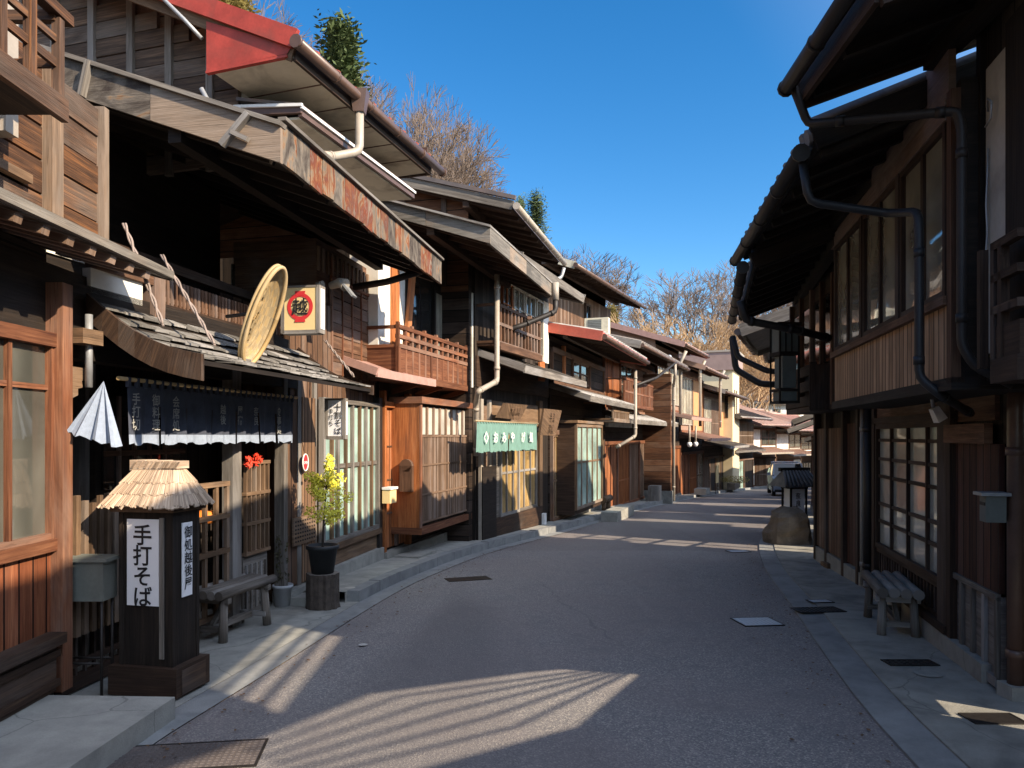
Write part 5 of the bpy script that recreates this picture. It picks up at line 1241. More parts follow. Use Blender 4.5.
balcony(h5, F5, 3.0, 5.1, 2.02, 2.42, .75, 'w_tan', .09, 0)
ac = thing('air_conditioner', tuple(F5.p(3.2,-.2,4.55)), 'cream air conditioner outdoor unit on the roof beneath the plank walled storey', 'air conditioner')
Fq = Fac((1.55,17.6),(2.0,18.8)); q = MB(); b0 = Vector((1.72,17.5,4.04)); T9_ = frame_of(2.05,17.9,-.35); T = lambda a, b, z: T9_(a*.8, b*.8, 4.0+(z-4.0)*.85)
q = MB(); obox(q, T, -.36,.36,-.14,.14, 4.05, 4.50); q.build('casing', 'soffit', ac, .012)
q = MB(); obox(q, T, -.26,.16,-.152,-.142, 4.10, 4.45); q.build('grille', 'box_grey', ac); q = MB()
for k in range(7): obox(q, T, -.26,.16,-.158,-.153, 4.12+.047*k, 4.128+.047*k)
q.build('louvres', 'galv', ac); q = MB(); obox(q, T, -.34,-.28,-.12,.12, 3.98, 4.05); obox(q, T, .28,.34,-.12,.12, 3.98, 4.05); q.build('feet', 'galv', ac)
# plank storey set back above the fifth house
F5b = Fac((.55,17.0), (3.1,22.6)); h5b = thing('townhouse', (1,20,3.5), 'set-back storey with brown upright boards under a long slim eave', 'house'); P = F5b.p
F5b2 = F5b; body(h5b, F5b, .7, F5b.L-.2, 0, 5.4, 5, 'p_vbrown', d=-.05)
roof(h5b, F5b, .2, F5b.L, .85, 5.45, -2.8, .36, 'roof_metal', .07, 'w_dark', None, gable='p_dark', gz=3.9, gu=.55, gd=-.1)
q = MB(); q.beam(P(.18,.88,5.45),P(.18,-2.8,5.45+.36*3.68),.035,.16); q.build('bargeboard', 'soffit', h5b)
gutter(h5b, F5b, .1, F5b.L+.1, .92, 5.44, .05, 'gutter_brown')
window(h5b, F5b, 3.5, 3.9, 4.2, 5.2, -.04, 1, 1, 'w_dark', 'glass_dark')
pent(h5b, F5b, .4, F5b.L+.2, 4.05, 3.78, .75, 'roof_metal', .05, 'w_grey')
# sixth
h6, F6 = townhouse('townhouse', (2.5,20.6), (5.3,27.5), 'house with bright orange door, white band and red-brown railed upper floor', lower=['door','lat:w_orange','plain:p_vbrown','lat','open'], upper=['door:p_vorange','win','plain:p_brown','win'], pz=2.75, ez=4.75, zb=-.70, upm='p_dark', fas='w_grey', pm='tile_light', kind='tile', depth=5, pitch=.25, trim='w_red')
P = F6.p
panel(h6, F6, .3, 3.2, 1.86, 2.34, .0, .1, 'plaster', 'plaster_band'); balcony(h6, F6, .3, 4.2, 2.5, 3.2, .55, 'w_red', .1, 0)
f = MB(); F6.wall(f, 5.2, 5.36, 0, .95, -.8, 3.7); f.build('wing_wall', 'p_brown', h6); f = MB(); F6.box(f, 5.18, 5.38, -.02, 1.0, -1.0, -.25); f.build('foundation', 'concrete_old', h6)
pipe(h6, [P(4.9,1.15,4.0), P(4.9,1.15,3.6), P(5.5,1.0,3.3), P(5.5,1.0,-.6)], .05, 'pipe_cream'); pipe(h6, [P(.1,.9,3.4), P(.1,.9,1.6), P(-.4,.5,1.3)], .045, 'pipe_cream')
pipe(h6, [P(4.7,1.2,4.02), P(3.0,.9,3.4), P(1.3,.6,3.05)], .045, 'pipe_dark')
# chimney-like vent bundle on its roof
vb = thing('vent_pipe', tuple(P(4.6,.8,4.2)), 'bent silver vent pipe standing on the roof edge of the orange door house', 'vent pipe')
q = MB(); q.tube([P(2.6,.9,4.15),P(3.4,.95,4.14),P(4.4,1.0,4.12)], .09, 10); q.build('duct', 'galv', vb); q = MB(); q.tube([P(4.4,1.0,4.12),P(4.7,1.0,4.2),P(4.8,1.0,4.1),P(4.75,1.0,3.95)], .08, 10); q.build('bend', 'steel', vb)
# seventh to twelfth
h7, F7 = townhouse('townhouse', (5.3,27.5), (7.0,31.2), 'house with pinkish pent roof, cream window curtains and paired lamps below', lower=['open','lat:w_orange','door'], upper=['cwin','cwin'], pz=3.25, ez=5.85, zb=-.95, upm='brown_wall', pm='pink_roof', roofm='roof_metal', fas='copper_edge', pedge='pink_roof', pdo=1.3, trim='w_red')
h7b, F7b = townhouse('townhouse', (7.0,31.2), (9.2,36.0), 'house with orange board wall, red roof edge and white downpipes', lower=['door','lat:w_orange','glass'], upper=['cwin','plain:ochre_wall'], pz=2.75, ez=5.65, zb=-1.25, upm='brown_wall', pm='pink_roof', roofm='red_roof', fas='pink_roof', pedge='pink_roof', pdo=1.3, trim='w_red')
for F, h, us in ((F7, h7, (.1, 3.9)), (F7b, h7b, (4.9,))):
    for u in us: pipe(h, [F.p(u,1.1,4.7), F.p(u,.9,4.3), F.p(u,.9,2.0)], .06, 'pipe_cream')
h8, F8 = townhouse('townhouse', (9.2,36.0), (12,42), 'brown house with lattice front and dark lower bays next to the cream block', lower=['lat','plain:p_vdark','glass','plain:p_vdark'], upper=['cwin','lat','plain:ochre_wall'], pz=2.7, ez=5.3, zb=-1.6, upm='brown_wall', pm='w_grey', fas='w_grey', pdo=1.3)
# cream block behind the row
Fc = Fac((12.2,41.2),(13.4,44.0)); hc = thing('apartment_block', (12,43,-2), 'cream rendered block with flat brown parapet and two slit windows', 'building'); P = Fc.p
f = MB(); Fc.wall(f, 0, 3.2, -4.5, 0, -2.4, 5.25); f.build('wall', 'cream_wall', hc)
f = MB(); Fc.wall(f, -.2, 3.3, -4.6, .2, 5.25, 6.25); f.build('parapet', 'mauve_wall', hc); f = MB(); Fc.box(f, -.25, 3.35, -4.7, .28, 6.25, 6.36); f.build('cap', 'pipe_cream', hc)
for d in (-.55,-.22): f = MB(); Fc.box(f, -.02, .02, d-.2, d-.02, 2.6, 4.2); f.build('window', 'glass_dark', hc)
for u in (.7,1.6): f = MB(); Fc.box(f, u, u+.4, -.01, .02, 2.6, 4.2); f.build('window', 'glass_dark', hc)
# far bend of the street
h9, F9 = townhouse('townhouse', (12,42.6), (15.5,48), 'dark house in shade with a slatted upper balcony at the far bend', lower=['plain:p_vdark','glass:glass_green','plain:p_vdark'], upper=['lat:w_tan','lat:w_tan'], pz=2.7, ez=4.6, zb=-1.95, upm='p_dark', fas='w_grey', depth=5)
specs = [((15.4,49.5),(18.6,52.5),'white walled house with pink tiled eave at the far bend',['glass:plaster','lat','plain:w_lattice'],['plain:plaster','win'],'plaster','pink_roof',2.5,4.3),
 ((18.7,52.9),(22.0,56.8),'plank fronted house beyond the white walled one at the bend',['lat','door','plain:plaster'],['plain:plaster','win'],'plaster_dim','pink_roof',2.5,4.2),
 ((22.2,57.4),(27.0,63),'farthest pale house with a long white eave at the end of the street',['glass','lat','plain:plaster'],['win','plain:plaster'],'plaster','copper_edge',2.6,4.3)]
for A, B, lab, lo, up_, um, rm, pz_, ez_ in specs:
    townhouse('townhouse', A, B, lab, lower=lo, upper=up_, pz=pz_, ez=ez_, wallm='brown_wall', upm=um, roofm=rm, pm='pink_roof', fas='copper_edge', pedge='pipe_cream', pdo=1.3, edo=1.4, depth=6, pitch=.35)
# long low building and white storehouse in the distance
def far_house(A, B, z0, wz, depth, label, wallm, roofm, pitch=.4, name='house', windows=3):
    F = Fac(A, B); h = thing(name, ((A[0]+B[0])/2,(A[1]+B[1])/2,z0), label, 'house')
    f = MB(); F.wall(f, 0, F.L, -depth, 0, z0, wz); f.build('wall', wallm, h)
    roof(h, F, -.5, F.L+.5, .8, wz-.1, -depth/2, pitch, roofm, .15, 'w_dark', 'w_grey', gable=wallm, gz=wz-.3, gu=.5, gd=-.01, rafters=False)
    for i in range(windows):
        u = F.L*(i+.5)/windows; window(h, F, u-.6, u+.6, wz-1.6, wz-.6, .01, 2, 1, 'w_dark', 'glass_dark')
    return h
far_house((22.5,66),(29.5,74),-6,2.6,7,'long low house with mauve wall and pale brown roof in the distance','mauve_wall','pink_roof',.3,windows=0)
far_house((25,80),(31,84),-4,5.2,6,'white storehouse with grey roof on the lower hillside','plaster','tile',.4,windows=2)
far_house((27,88),(36,92),-2,7.2,6,'grey roofed white house behind the storehouse','plaster','tile',.45,windows=3)
far_house((36,70),(42,80),-5,3.6,6,'dark timber house far beyond the street end','p_brown','tile',.4,windows=3)
# lamps outside the seventh house, bollards, small clutter on the far pavement
for k, u in enumerate((.7, 1.9)):
    lp = thing('shop_lamp', tuple(F7.p(u,1.2,.9)), ('left one of two pale globe lamps hung under the pink pent roof', 'right one of two pale globe lamps hung under the pink pent roof')[k], 'lamp', 'globe lamps under the pink pent roof')
    q = MB(); q.tube([F7.p(u,1.1,1.35), F7.p(u,1.1,2.0)], .04, 8); q.build('post', 'pipe_cream', lp)
    q = MB(); c = F7.p(u,1.1,1.2); q.lathe([(0,-.02),(.07,.01),(.10,.09),(.08,.16),(0,.18)], c, 14); q.build('globe', 'white_paint', lp)
# =================================================================== right side
class FacR(Fac): pass
# second right house: the long glazed upper bay
FR = Fac((3.03,4.5), (3.80,7.75), left=False); U, Z, P = FR.U, FR.Z, FR.p
r2 = thing('townhouse', (3.6,6,0), 'dark right-hand house with long upper windows over a panel of narrow boards', 'house')
body(r2, FR, -.05, FR.L+.1, -.2, 1.95, 4.2, 'p_vdark'); body(r2, FR, -.1, FR.L+.15, 1.95, 3.7, 4.3, 'p_vdark', 'upper_wall', .12)
# ground floor
u0, u1 = U(877,.05), U(950,.05)
window(r2, FR, u1, u0, .48, 1.72, .02, 4, 1, 'w_dark', 'glass_frost', .05, .03, .05, [.22,.36,.58,.72,.87])
lattice(r2, FR, u1, u0, .22, .46, .0, .09, .03, (0,1), 'w_dark', 'w_brown')
q = MB(); FR.box(q, u1-.09, u1, -.02, .08, .0, 1.95); FR.box(q, u0, u0+.10, -.02, .08, .0, 1.95); FR.box(q, u1-.1, u0+.1, -.02, .08, 1.72, 1.78); FR.box(q, u1-.02, u0+.02, -.02, .1, .15, .21); q.build('post', 'w_dark', r2, .004)
panel(r2, FR, u1-.1, u0+.1, 1.78, 1.95, -.02, .05, 'p_vtan' if 0 else 'w_brown', 'lintel_board')
q = MB(); FR.box(q, .25, FR.L+.1, -.1, .09, -.2, .14); q.build('foundation', 'concrete_old', r2, .01)
ud0, ud1 = U(1003), U(957)
panel(r2, FR, min(ud0,ud1)-.05, max(ud0,ud1), .62, 1.55, .0, .04, 'p_vdoor', 'door'); panel(r2, FR, min(ud0,ud1)-.05, max(ud0,ud1), .05, .60, .0, .03, 'w_grey', 'door_panel')
q = MB()
for t in (0,.25,.5,.75,1): u = min(ud0,ud1)-.03+(abs(ud1-ud0))*t; FR.box(q, u-.02, u+.02, .03, .055, .08, .60)
FR.box(q, min(ud0,ud1)-.05, max(ud0,ud1), .03, .06, .58, .62); FR.box(q, min(ud0,ud1)-.05, max(ud0,ud1), .03, .06, .04, .1); q.build('door_slats', 'w_grey', r2)
q = MB(); FR.box(q, U(957)-.02, U(950)+.03, -.02, .08, .0, 1.95); q.build('post', 'w_dark', r2, .004)
q = MB(); FR.box(q, U(1000), U(957), .04, .09, 1.55, 1.68); FR.box(q, U(1000), U(957), .0, .03, 1.7, 1.86); q.build('lintel_board', 'w_brown', r2)
# letter box
lb = thing('mailbox', tuple(P(U(1000,.1),.1,1.05)), 'pale grey metal letter box with sloping lid on the dark red door', 'mailbox')
um = U(999,.1); q = MB(); FR.box(q, um+.0, um+.10, .06, .17, 1.08, 1.24); q.build('box', 'box_grey', lb, .004); q = MB(); FR.box(q, um-.02, um+.12, .04, .20, 1.24, 1.26); q.build('lid', 'galv', lb); q = MB(); FR.box(q, um+.01, um+.09, .17, .174, 1.18, 1.20); q.build('slot', 'ink', lb)
# upper glazed bay, overhanging
FB = Fac((2.48,4.17), (3.11,7.18), left=False); Ub, Pb = FB.U, FB.p; LB = FB.L
f = MB(); FB.wall(f, 0, LB, -.75, -.03, 1.93, 3.6); f.build('bay_box', 'w_black', r2)
f = MB(); FB.wall(f, .06, LB, -.03, .0, 1.92, 2.36); f.build('bay_boards', 'p_vbay', r2)
f = MB(); FB.box(f, .0, .07, -.05, .02, 1.90, 3.55); f.build('corner_post', 'w_brown', r2, .004)
f = MB(); FB.box(f, .07, LB+.02, -.03, .04, 2.35, 2.40); FB.box(f, .07, LB+.02, -.03, .03, 3.40, 3.52); q = f.build('window_sill', 'w_brown', r2, .003)
f = MB(); FB.box(f, .07, LB, -.03, .01, 3.5, 3.85); f.build('lintel_board', 'w_brown', r2)
for i, (a, b_) in enumerate(((.10,.95),(1.02,1.95),(2.02,3.02))):
    window(r2, FB, a, b_, 2.40, 3.40, -.02, 2, 1, 'w_dark', 'glass_interior', .04, .045, .04)
f = MB()
for u in (.985, 1.985): FB.box(f, u-.035, u+.035, -.03, .03, 2.4, 3.4)
f.build('post', 'w_dark', r2)
f = MB(); FB.box(f, 0, LB+.02, -.8, .02, 1.86, 1.93); f.build('bay_floor', 'w_black', r2)
# eave, tiled roof and the upper roof of the same house
FE = Fac((2.53,4.63), (2.93,7.20), left=False)
roof(r2, FE, .0, FE.L+.35, .60, 3.45, -2.4, .36, 'tile', .12, 'w_black', 'w_black', kind='tile', fh=.12)
q = MB()
for i in range(12): u = .03+(FE.L+.04)*i/11; q.tube([FE.p(u,.58,3.52), FE.p(u,.66,3.50)], .055, 8)
q.build('eave_tiles', 'tile', r2)
gutter(r2, FE, .0, FE.L+.35, .70, 3.40, .05, 'pipe_dark')
pipe(r2, [FE.p(.05,.68,3.36), FE.p(.05,.64,3.10), FE.p(.1,.15,3.02), FB.p(.30,.1,2.95), FB.p(.28,.10,2.80), FB.p(.28,.10,1.95), FB.p(.22,.0,1.84), P(.35,.12,1.75)], .027, 'pipe_black')
q = MB(); 
c = [FE.p(-.5,-.2,3.62),FE.p(FE.L+.3,-.2,3.62)]
q.build('x', 'tile', r2) if 0 else None
# nearest right house: balcony, plaster strip, overhanging roof
F0 = Fac((2.44,3.3), (2.62,4.12), left=False); P0 = F0.p; U0 = F0.U
r1 = thing('townhouse', (3,4,0), 'nearest right house in deep shade with cream plaster strip and a low balcony rail', 'house')
f = MB(); F0.wall(f, .16, F0.L, -4.5, 0, 1.9, 3.9); f.build('upper_wall', 'p_vdark', r1)
f = MB(); F0.wall(f, F0.L-.02, F0.L+.2, -5, -.62, -.1, 1.9); f.build('wall', 'p_vdark', r1)
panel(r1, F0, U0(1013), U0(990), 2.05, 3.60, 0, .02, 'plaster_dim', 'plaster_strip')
q = MB(); F0.box(q, F0.L-.01, F0.L+.05, -.14, .03, 1.88, 3.9); q.build('post', 'w_black', r1, .004)
q = MB(); F0.box(q, .17, U0(1013), .0, .035, 2.0, 3.7); q.build('post', 'w_black', r1, .004)
ub = U0(990,.14); q = MB(); F0.box(q, .1, ub, .0, .14, 1.86, 1.98)
for z in (2.2, 2.36, 2.52): F0.box(q, .1, ub, .10, .14, z, z+.04)
for u in (.3,.55,ub-.02): F0.box(q, u-.02, u+.02, .10, .14, 1.95, 2.56)
F0.box(q, .1, ub, .10, .13, 1.98, 2.14); q.build('balcony', 'w_dark', r1)

FE1 = Fac((2.32,3.1), (2.40,4.5), left=False)
roof(r1, FE1, .35, FE1.L, .62, 3.70, -2.4, .35, 'tile', .07, 'w_black', 'w_dark', kind='tile', fh=.16)
gutter(r1, FE1, .35, FE1.L, .73, 3.72, .045, 'pipe_dark')
pipe(r1, [FE1.p(FE1.L-.05,.70,3.7), FE1.p(FE1.L,.6,3.50), (1.86,4.42,3.46), (2.44,4.08,3.38), (2.45,4.06,3.28), (2.45,4.06,2.10), (2.50,4.03,1.98), (2.66,3.95,1.87)], .026, 'pipe_dark')
pipe(r1, [(3.03,4.48,1.9), (3.03,4.48,1.7), (3.03,4.48,.1)], .048, 'gutter_brown')
q = MB(); q.box(2.96,3.10,4.41,4.55,.02,.11); q.build('pipe_foot', 'concrete', r1)
q = MB(); rs = random.Random(6); c = P0(.86,.02,3.3); k_ = U0(988,.03); pts = [P0(k_,.03,3.15), P0(k_+.01,.03,3.0), P0(k_,.04,2.85), P0(k_+.01,.03,2.7), P0(k_,.04,2.6), P0(k_+.01,.04,2.5), P0(k_,.05,2.42)]; q.tube(pts, .005, 5); q.tube([P0(k_,.03,3.35),P0(k_-.05,.05,3.40),P0(k_-.10,.05,3.36),P0(k_-.09,.05,3.28),P0(k_-.02,.05,3.26)], .006, 5); q.build('cable', 'white_paint' if 0 else 'galv', r1)
ml = thing('spot_lamp', tuple(P(.6,.2,1.8)), 'small white lamp hanging below the glazed bay on the right', 'lamp'); c = P(.75,.22,1.80); q = MB(); q.beam(c, c+Vector((.05,0,-.09)), .05, .05, w2=.07, h2=.07); q.build('lamp_head', 'white_paint', ml); q = MB(); q.tube([c, c+Vector((-.02,0,.1))], .012, 6); q.build('arm', 'galv', ml)
# third right house with the hanging box lantern
F3r = Fac((3.86,7.85), (4.28,10.4), left=False); U3, P3 = F3r.U, F3r.p
r3 = thing('townhouse', (4.3,9,-.1), 'black timber right-hand house with curved eave and small upper balcony beyond the glazed bay', 'house')
body(r3, F3r, 0, F3r.L, -.4, 1.9, 1.6, 'p_vdark'); body(r3, F3r, .0, F3r.L, 1.9, 3.5, 1.7, 'p_dark', 'upper_wall', .35)
q = MB(); 
for u in (.12,.5,1.1,1.9,2.5): F3r.box(q, u-.04, u+.04, 0, .08, -.1, 1.9)
q.build('post', 'w_dark', r3)
panel(r3, F3r, 1.2, 2.5, .1, 1.7, 0, .05, 'p_vbrown'); panel(r3, F3r, .55, 1.05, .1, 1.75, .0, .03, 'p_vdoor', 'door')
q = MB(); F3r.box(q, .0, F3r.L, -.05, .07, -.3, .08); q.build('foundation', 'concrete_old', r3)
q = MB(); F3r.box(q, .6, 1.95, .35, .55, 1.88, 1.94)
for z in (1.95, 2.12, 2.30): F3r.box(q, .6, 1.95, .50, .56, z, z+.12)
for u in (.62, 1.25, 1.93): F3r.box(q, u-.03, u+.03, .48, .55, 1.9, 2.45)
F3r.box(q, .58, .63, .35, .56, 1.9, 2.42); q.build('balcony', 'w_dark', r3)
q = MB()
for u in (.3,.8,1.3,1.9,2.5): F3r.box(q, u-.03, u+.03, .35, .40, 1.95, 3.4)
q.build('batten', 'w_brown', r3)
for a, b_ in ((.35,.75),(.85,1.25),(1.35,1.85),(1.95,2.45)): panel(r3, F3r, a, b_, 2.45, 3.2, .35, .37, 'glass_dark', 'pane')
FE3 = Fac((3.06,7.7), (3.76,10.35), left=False)
roof(r3, FE3, -.6, FE3.L+.1, .55, 3.30, -1.3, .36, 'tile', .07, 'w_black', 'w_black', kind='tile', fh=.12)
gutter(r3, FE3, -.6, FE3.L+.1, .67, 3.25, .055, 'pipe_dark')
pipe(r3, [FE3.p(-.05,.67,3.02), FE3.p(.0,.62,2.82), FE3.p(.15,.1,2.72), P3(.3,.42,2.68)], .042, 'pipe_dark')
pipe(r3, [FE3.p(FE3.L+.1,.67,3.0), FE3.p(FE3.L+.1,.62,2.55), P3(F3r.L-.1,.8,2.33), P3(F3r.L-.2,.4,2.30)], .045, 'pipe_dark')
pipe(r3, [FE3.p(FE3.L-.1,.67,3.0), FE3.p(FE3.L-.1,.60,2.7), P3(F3r.L-.4,.75,2.48), P3(F3r.L-.45,.4,2.46)], .04, 'pipe_dark')
pipe(r3, [P(FR.L+.12,.06,1.9), P(FR.L+.12,.06,.0)], .05, 'pipe_dark'); pipe(r3, [P(FR.L+.22,.10,1.9), P(FR.L+.22,.10,.0)], .022, 'pipe_cream')
# timber off-cut on the pavement
wb = MB(); wb.box(4.02,4.16,9.5,9.62, gy(9.5)+.036, gy(9.5)+.10); wb.box(4.05,4.18,9.68,9.78, gy(9.6)+.036, gy(9.6)+.09); 
one('timber_block', wb, 'w_tan', 'pale timber off-cuts lying at the foot of the right wall', 'timber', bevel=.004)
hl = thing('hanging_lantern', (3.15,8.6,1.9), 'boxy black hanging lantern with two grey paper panels fixed at the right eave', 'lantern')
T0_ = frame_of(3.20,8.75,.12); T = lambda a, b, z: T0_(a*.72, b*.72, z); z = 1.98
q = MB()
for a in (-.17,.15):
    for b_ in (-.17,.15): obox(q, T, a, a+.025, b_, b_+.025, z, z+.92)
obox(q, T, -.19,.2,-.19,.2, z+.9, z+.94); obox(q, T, -.17,.175,-.17,.175, z, z+.03); obox(q, T, -.172,.175,-.172,.175, z+.56, z+.60); obox(q, T, -.172,.175,-.172,.175, z+.14, z+.17)
for a in (-.06,.04): obox(q, T, a-.008, a+.008, -.172, -.158, z+.6, z+.9)
q.build('frame', 'w_black', hl)
q = MB(); obox(q, T, -.145,.15,-.155,.15, z+.60, z+.90); obox(q, T, -.11,.12,-.155,.12, z+.18, z+.55); obox(q, T, -.13,.13,-.155,.13, z+.03, z+.14); q.build('paper_panel', 'box_grey', hl)
# low roofed edge seen past the third house, then the hidden row that shades the street
rs = random.Random(21)
row = [((4.42,11.62),(5.45,14.1),.95,3.55),((6.1,15.6),(6.6,17.0),1.0,4.0),((7.0,18.3),(8.2,21.6),.9,4.4),((9.5,23.6),(11.3,27.2),.8,4.1),((11.7,28.2),(14.2,33.5),1.0,4.6),((14.8,34.5),(18.4,41),.8,4.2),((19.6,43),(24.5,51),.9,4.5),((26,53.5),(33,62),.9,4.5)]
kinds = ['timber house with tiled eave just past the black hanging lantern','dark timber house with tiled roof just past the boulder on the right','dark timber house with tiled roof behind the small standing lantern','tiled timber house in the middle of the right row','tall tiled timber house right of the parked car','low tiled timber house past the parked car','timber house on the outer side of the far bend','last timber house on the right of the street']
for (A, B, ed, ez_), lab in zip(row, kinds):
    townhouse('townhouse', (A[0]+.55,A[1]), (B[0]+.55,B[1]), lab, left=False, ez=ez_, edo=ed+.35, pz=2.3, pdo=.7, zb=min(gy(A[1]),gy(B[1])), wallm='p_vdark', upm='p_dark', roofm='tile', kind='seam', raft=False, pent_=A[1] > 13, depth=2.6)
pf = thing('shadow_poles', (4.6,11.1,gy(11)), 'rack of level poles between two right-hand houses', 'rack')  # poles added to break up the band of sun on the road
q = MB()
for k in range(4): z = 1.1+k*.42; q.tube([(4.35,10.5,z),(5.4,11.9,z)], .03, 6)
q.build('poles', 'w_grey', pf); q = MB(); q.tube([(4.88,11.2,gy(11)),(4.88,11.2,2.5)], .04, 6); q.build('post', 'w_grey', pf)
# behind the camera, across the alley: the houses whose shadows lie on the road
townhouse('townhouse', (1.6,-12), (2.3,-3.1), 'tiled timber house behind the viewpoint on the right', left=False, ez=4.0, edo=.8, pz=2.3, pdo=.5, zb=0, wallm='p_vdark', upm='p_dark', roofm='tile', gut=False, depth=7, ext=.1)
townhouse('townhouse', (-6.6,-18), (-3.2,-5.2), 'tiled timber house behind the viewpoint on the left', left=True, ez=4.0, edo=.8, pz=2.3, pdo=.5, zb=0, wallm='p_vdark', upm='p_dark', roofm='tile', gut=False, depth=7, ext=.1)
# unseen screen added by the side alley: its slots shape the sun patches
sc = thing('sun_slot_screen', (3.1,1.4,0), 'timber stair shed with a slanted railed opening in the side alley', 'shed')
def yzwall(par, poly, m, name, x=3.05, th=.05):
    q = MB(); q.face([(x,a,b) for a, b in poly], [(a,b) for a, b in poly]); q.face([(x+th,a,b) for a, b in poly][::-1], [(a,b) for a, b in poly][::-1]); q.build(name, m, par)
K_ = .74/.68
def sc_(poly): return [(a, b*K_) for a, b in poly]
yzwall(sc, sc_([(-3.0,0),(3.72,0),(3.72,1.42),(2.2,1.84),(1.05,2.42),(.1,2.95),(.08,3.25),(-3.0,3.25)]), 'p_vdark', 'lower_wall')
yzwall(sc, sc_([(.72,3.04),(1.85,2.70),(3.0,2.02),(3.72,1.52),(3.72,2.99),(1.23,2.99),(1.2,3.04)]), 'p_vdark', 'upper_wall')
yzwall(sc, sc_([(-3.0,3.27),(.1,3.27),(.74,3.06),(1.23,3.06),(1.23,3.40),(2.95,3.40),(2.95,3.01),(3.72,3.01),(3.72,4.60),(-3.0,4.70)]), 'p_vdark', 'gable_wall')  # panel of the added screen, its notch lets through a smaller sun patch
yzwall(sc, [(3.73,.50),(4.2,.42),(4.2,2.4),(3.73,2.4)], 'p_vdark', 'low_wall')  # added panel, leaves a low gap for a streak of sun on the pavement
q = MB()
for k in range(1,6):
    t = k/6.0; a = Vector((3.02,.7,(2.62+.40*t+.02)*K_)); b_ = Vector((3.02,3.7,(1.42+.10*t)*K_)); m_ = Vector((3.02,2.0,(1.92+.72*t)*K_)); q.tube([a,m_,b_], .012, 6)
for k in range(3): z = (3.07+k*.11)*K_; q.tube([(3.02,1.2,z),(3.02,3.0,z)], .022, 6)
q.build('rails', 'bamboo', sc)  # added bars that stripe the sun patches

# =================================================================== parked car
def car(x, y, rot, label):
    z = gy(y)+.006; t = thing('parked_car', (x,y,z), label, 'car'); T = frame_of(x,y,rot)
    def ring(yy, w_, z0, z1, k=.8): return [T(-w_,yy,z+z0),T(w_,yy,z+z0),T(w_,yy,z+z1),T(-w_,yy,z+z1)]
    q = MB(); S = [(-1.62,.62,.38,.62),(-1.58,.70,.28,.80),(-1.2,.73,.25,.90),(-.85,.735,.25,.94),(1.0,.735,.25,.98),(1.5,.72,.25,.95),(1.62,.64,.35,.85)]
    for (a, b_) in zip(S, S[1:]):
        A_, B_ = ring(*a), ring(*b_)
        for i in range(4): q.face([A_[i],A_[(i+1)%4],B_[(i+1)%4],B_[i]], rnd=.5)
    q.face(ring(*S[0])); q.face(ring(*S[-1])[::-1])
    G = [(-.85,.70,.93,.94,.0),(-.35,.60,.94,1.50,0),(1.15,.61,.97,1.54,0),(1.52,.66,.95,1.0,0)]
    q.face([T(-.60,-.33,z+1.48),T(.60,-.33,z+1.48),T(.61,1.18,z+1.52),T(-.61,1.18,z+1.52)]); q.face([T(-.58,.3,z+1.53),T(.58,.3,z+1.53),T(.55,1.0,z+1.54),T(-.55,1.0,z+1.54)])
    q.build('body', 'car_paint', t, .02)
    q = MB(); q.face([T(-.68,-.84,z+.94),T(.68,-.84,z+.94),T(.58,-.34,z+1.47),T(-.58,-.34,z+1.47)]); q.build('windscreen', 'glass_dark', t)
    for s_ in (-1,1):
        q = MB(); q.face([T(s_*.725,-.8,z+.95),T(s_*.725,1.45,z+.97),T(s_*.62,1.16,z+1.49),T(s_*.605,-.33,z+1.47)]); q.build('side_window', 'glass_dark', t)
        q = MB(); q.beam(T(s_*.66,-.86,z+.95),T(s_*.585,-.34,z+1.49),.06,.05); q.beam(T(s_*.72,.35,z+.96),T(s_*.612,.35,z+1.5),.05,.05); q.build('pillar', 'car_paint', t)
        q = MB(); q.box(0,0,0,0,0,0) if 0 else obox(q, T, s_*.54-.12, s_*.54+.12, -1.63,-1.57, z+.60, z+.76); q.build('headlight', 'white_paint', t)
        q = MB(); obox(q, T, s_*.83-.08, s_*.83+.08, -.72,-.62, z+.95, z+1.08); q.build('mirror', 'car_paint', t)
        for yy in (-1.1, 1.1):
            wh = MB(); wh.tube([T(s_*.60,yy,z+.28), T(s_*.745,yy,z+.28)], .28, 20, sm=False); w_ = wh.build('wheel', 'rubber', t)
            wh = MB(); wh.tube([T(s_*.74,yy,z+.28), T(s_*.752,yy,z+.28)], .17, 16, sm=False); wh.build('rim', 'steel', w_)
    q = MB(); obox(q, T, -.4,.4,-1.64,-1.60, z+.42, z+.56); q.build('grille', 'ink', t); q = MB(); obox(q, T, -.17,.17,-1.66,-1.64, z+.34, z+.5); q.build('number_plate', 'paper', t)
    q = MB(); obox(q, T, -.66,.66,-1.64,-1.56, z+.24, z+.36); q.build('bumper', 'ink', t)
car(12.75, 34.6, -.25, 'small pale blue car parked facing the camera at the far end of the street')
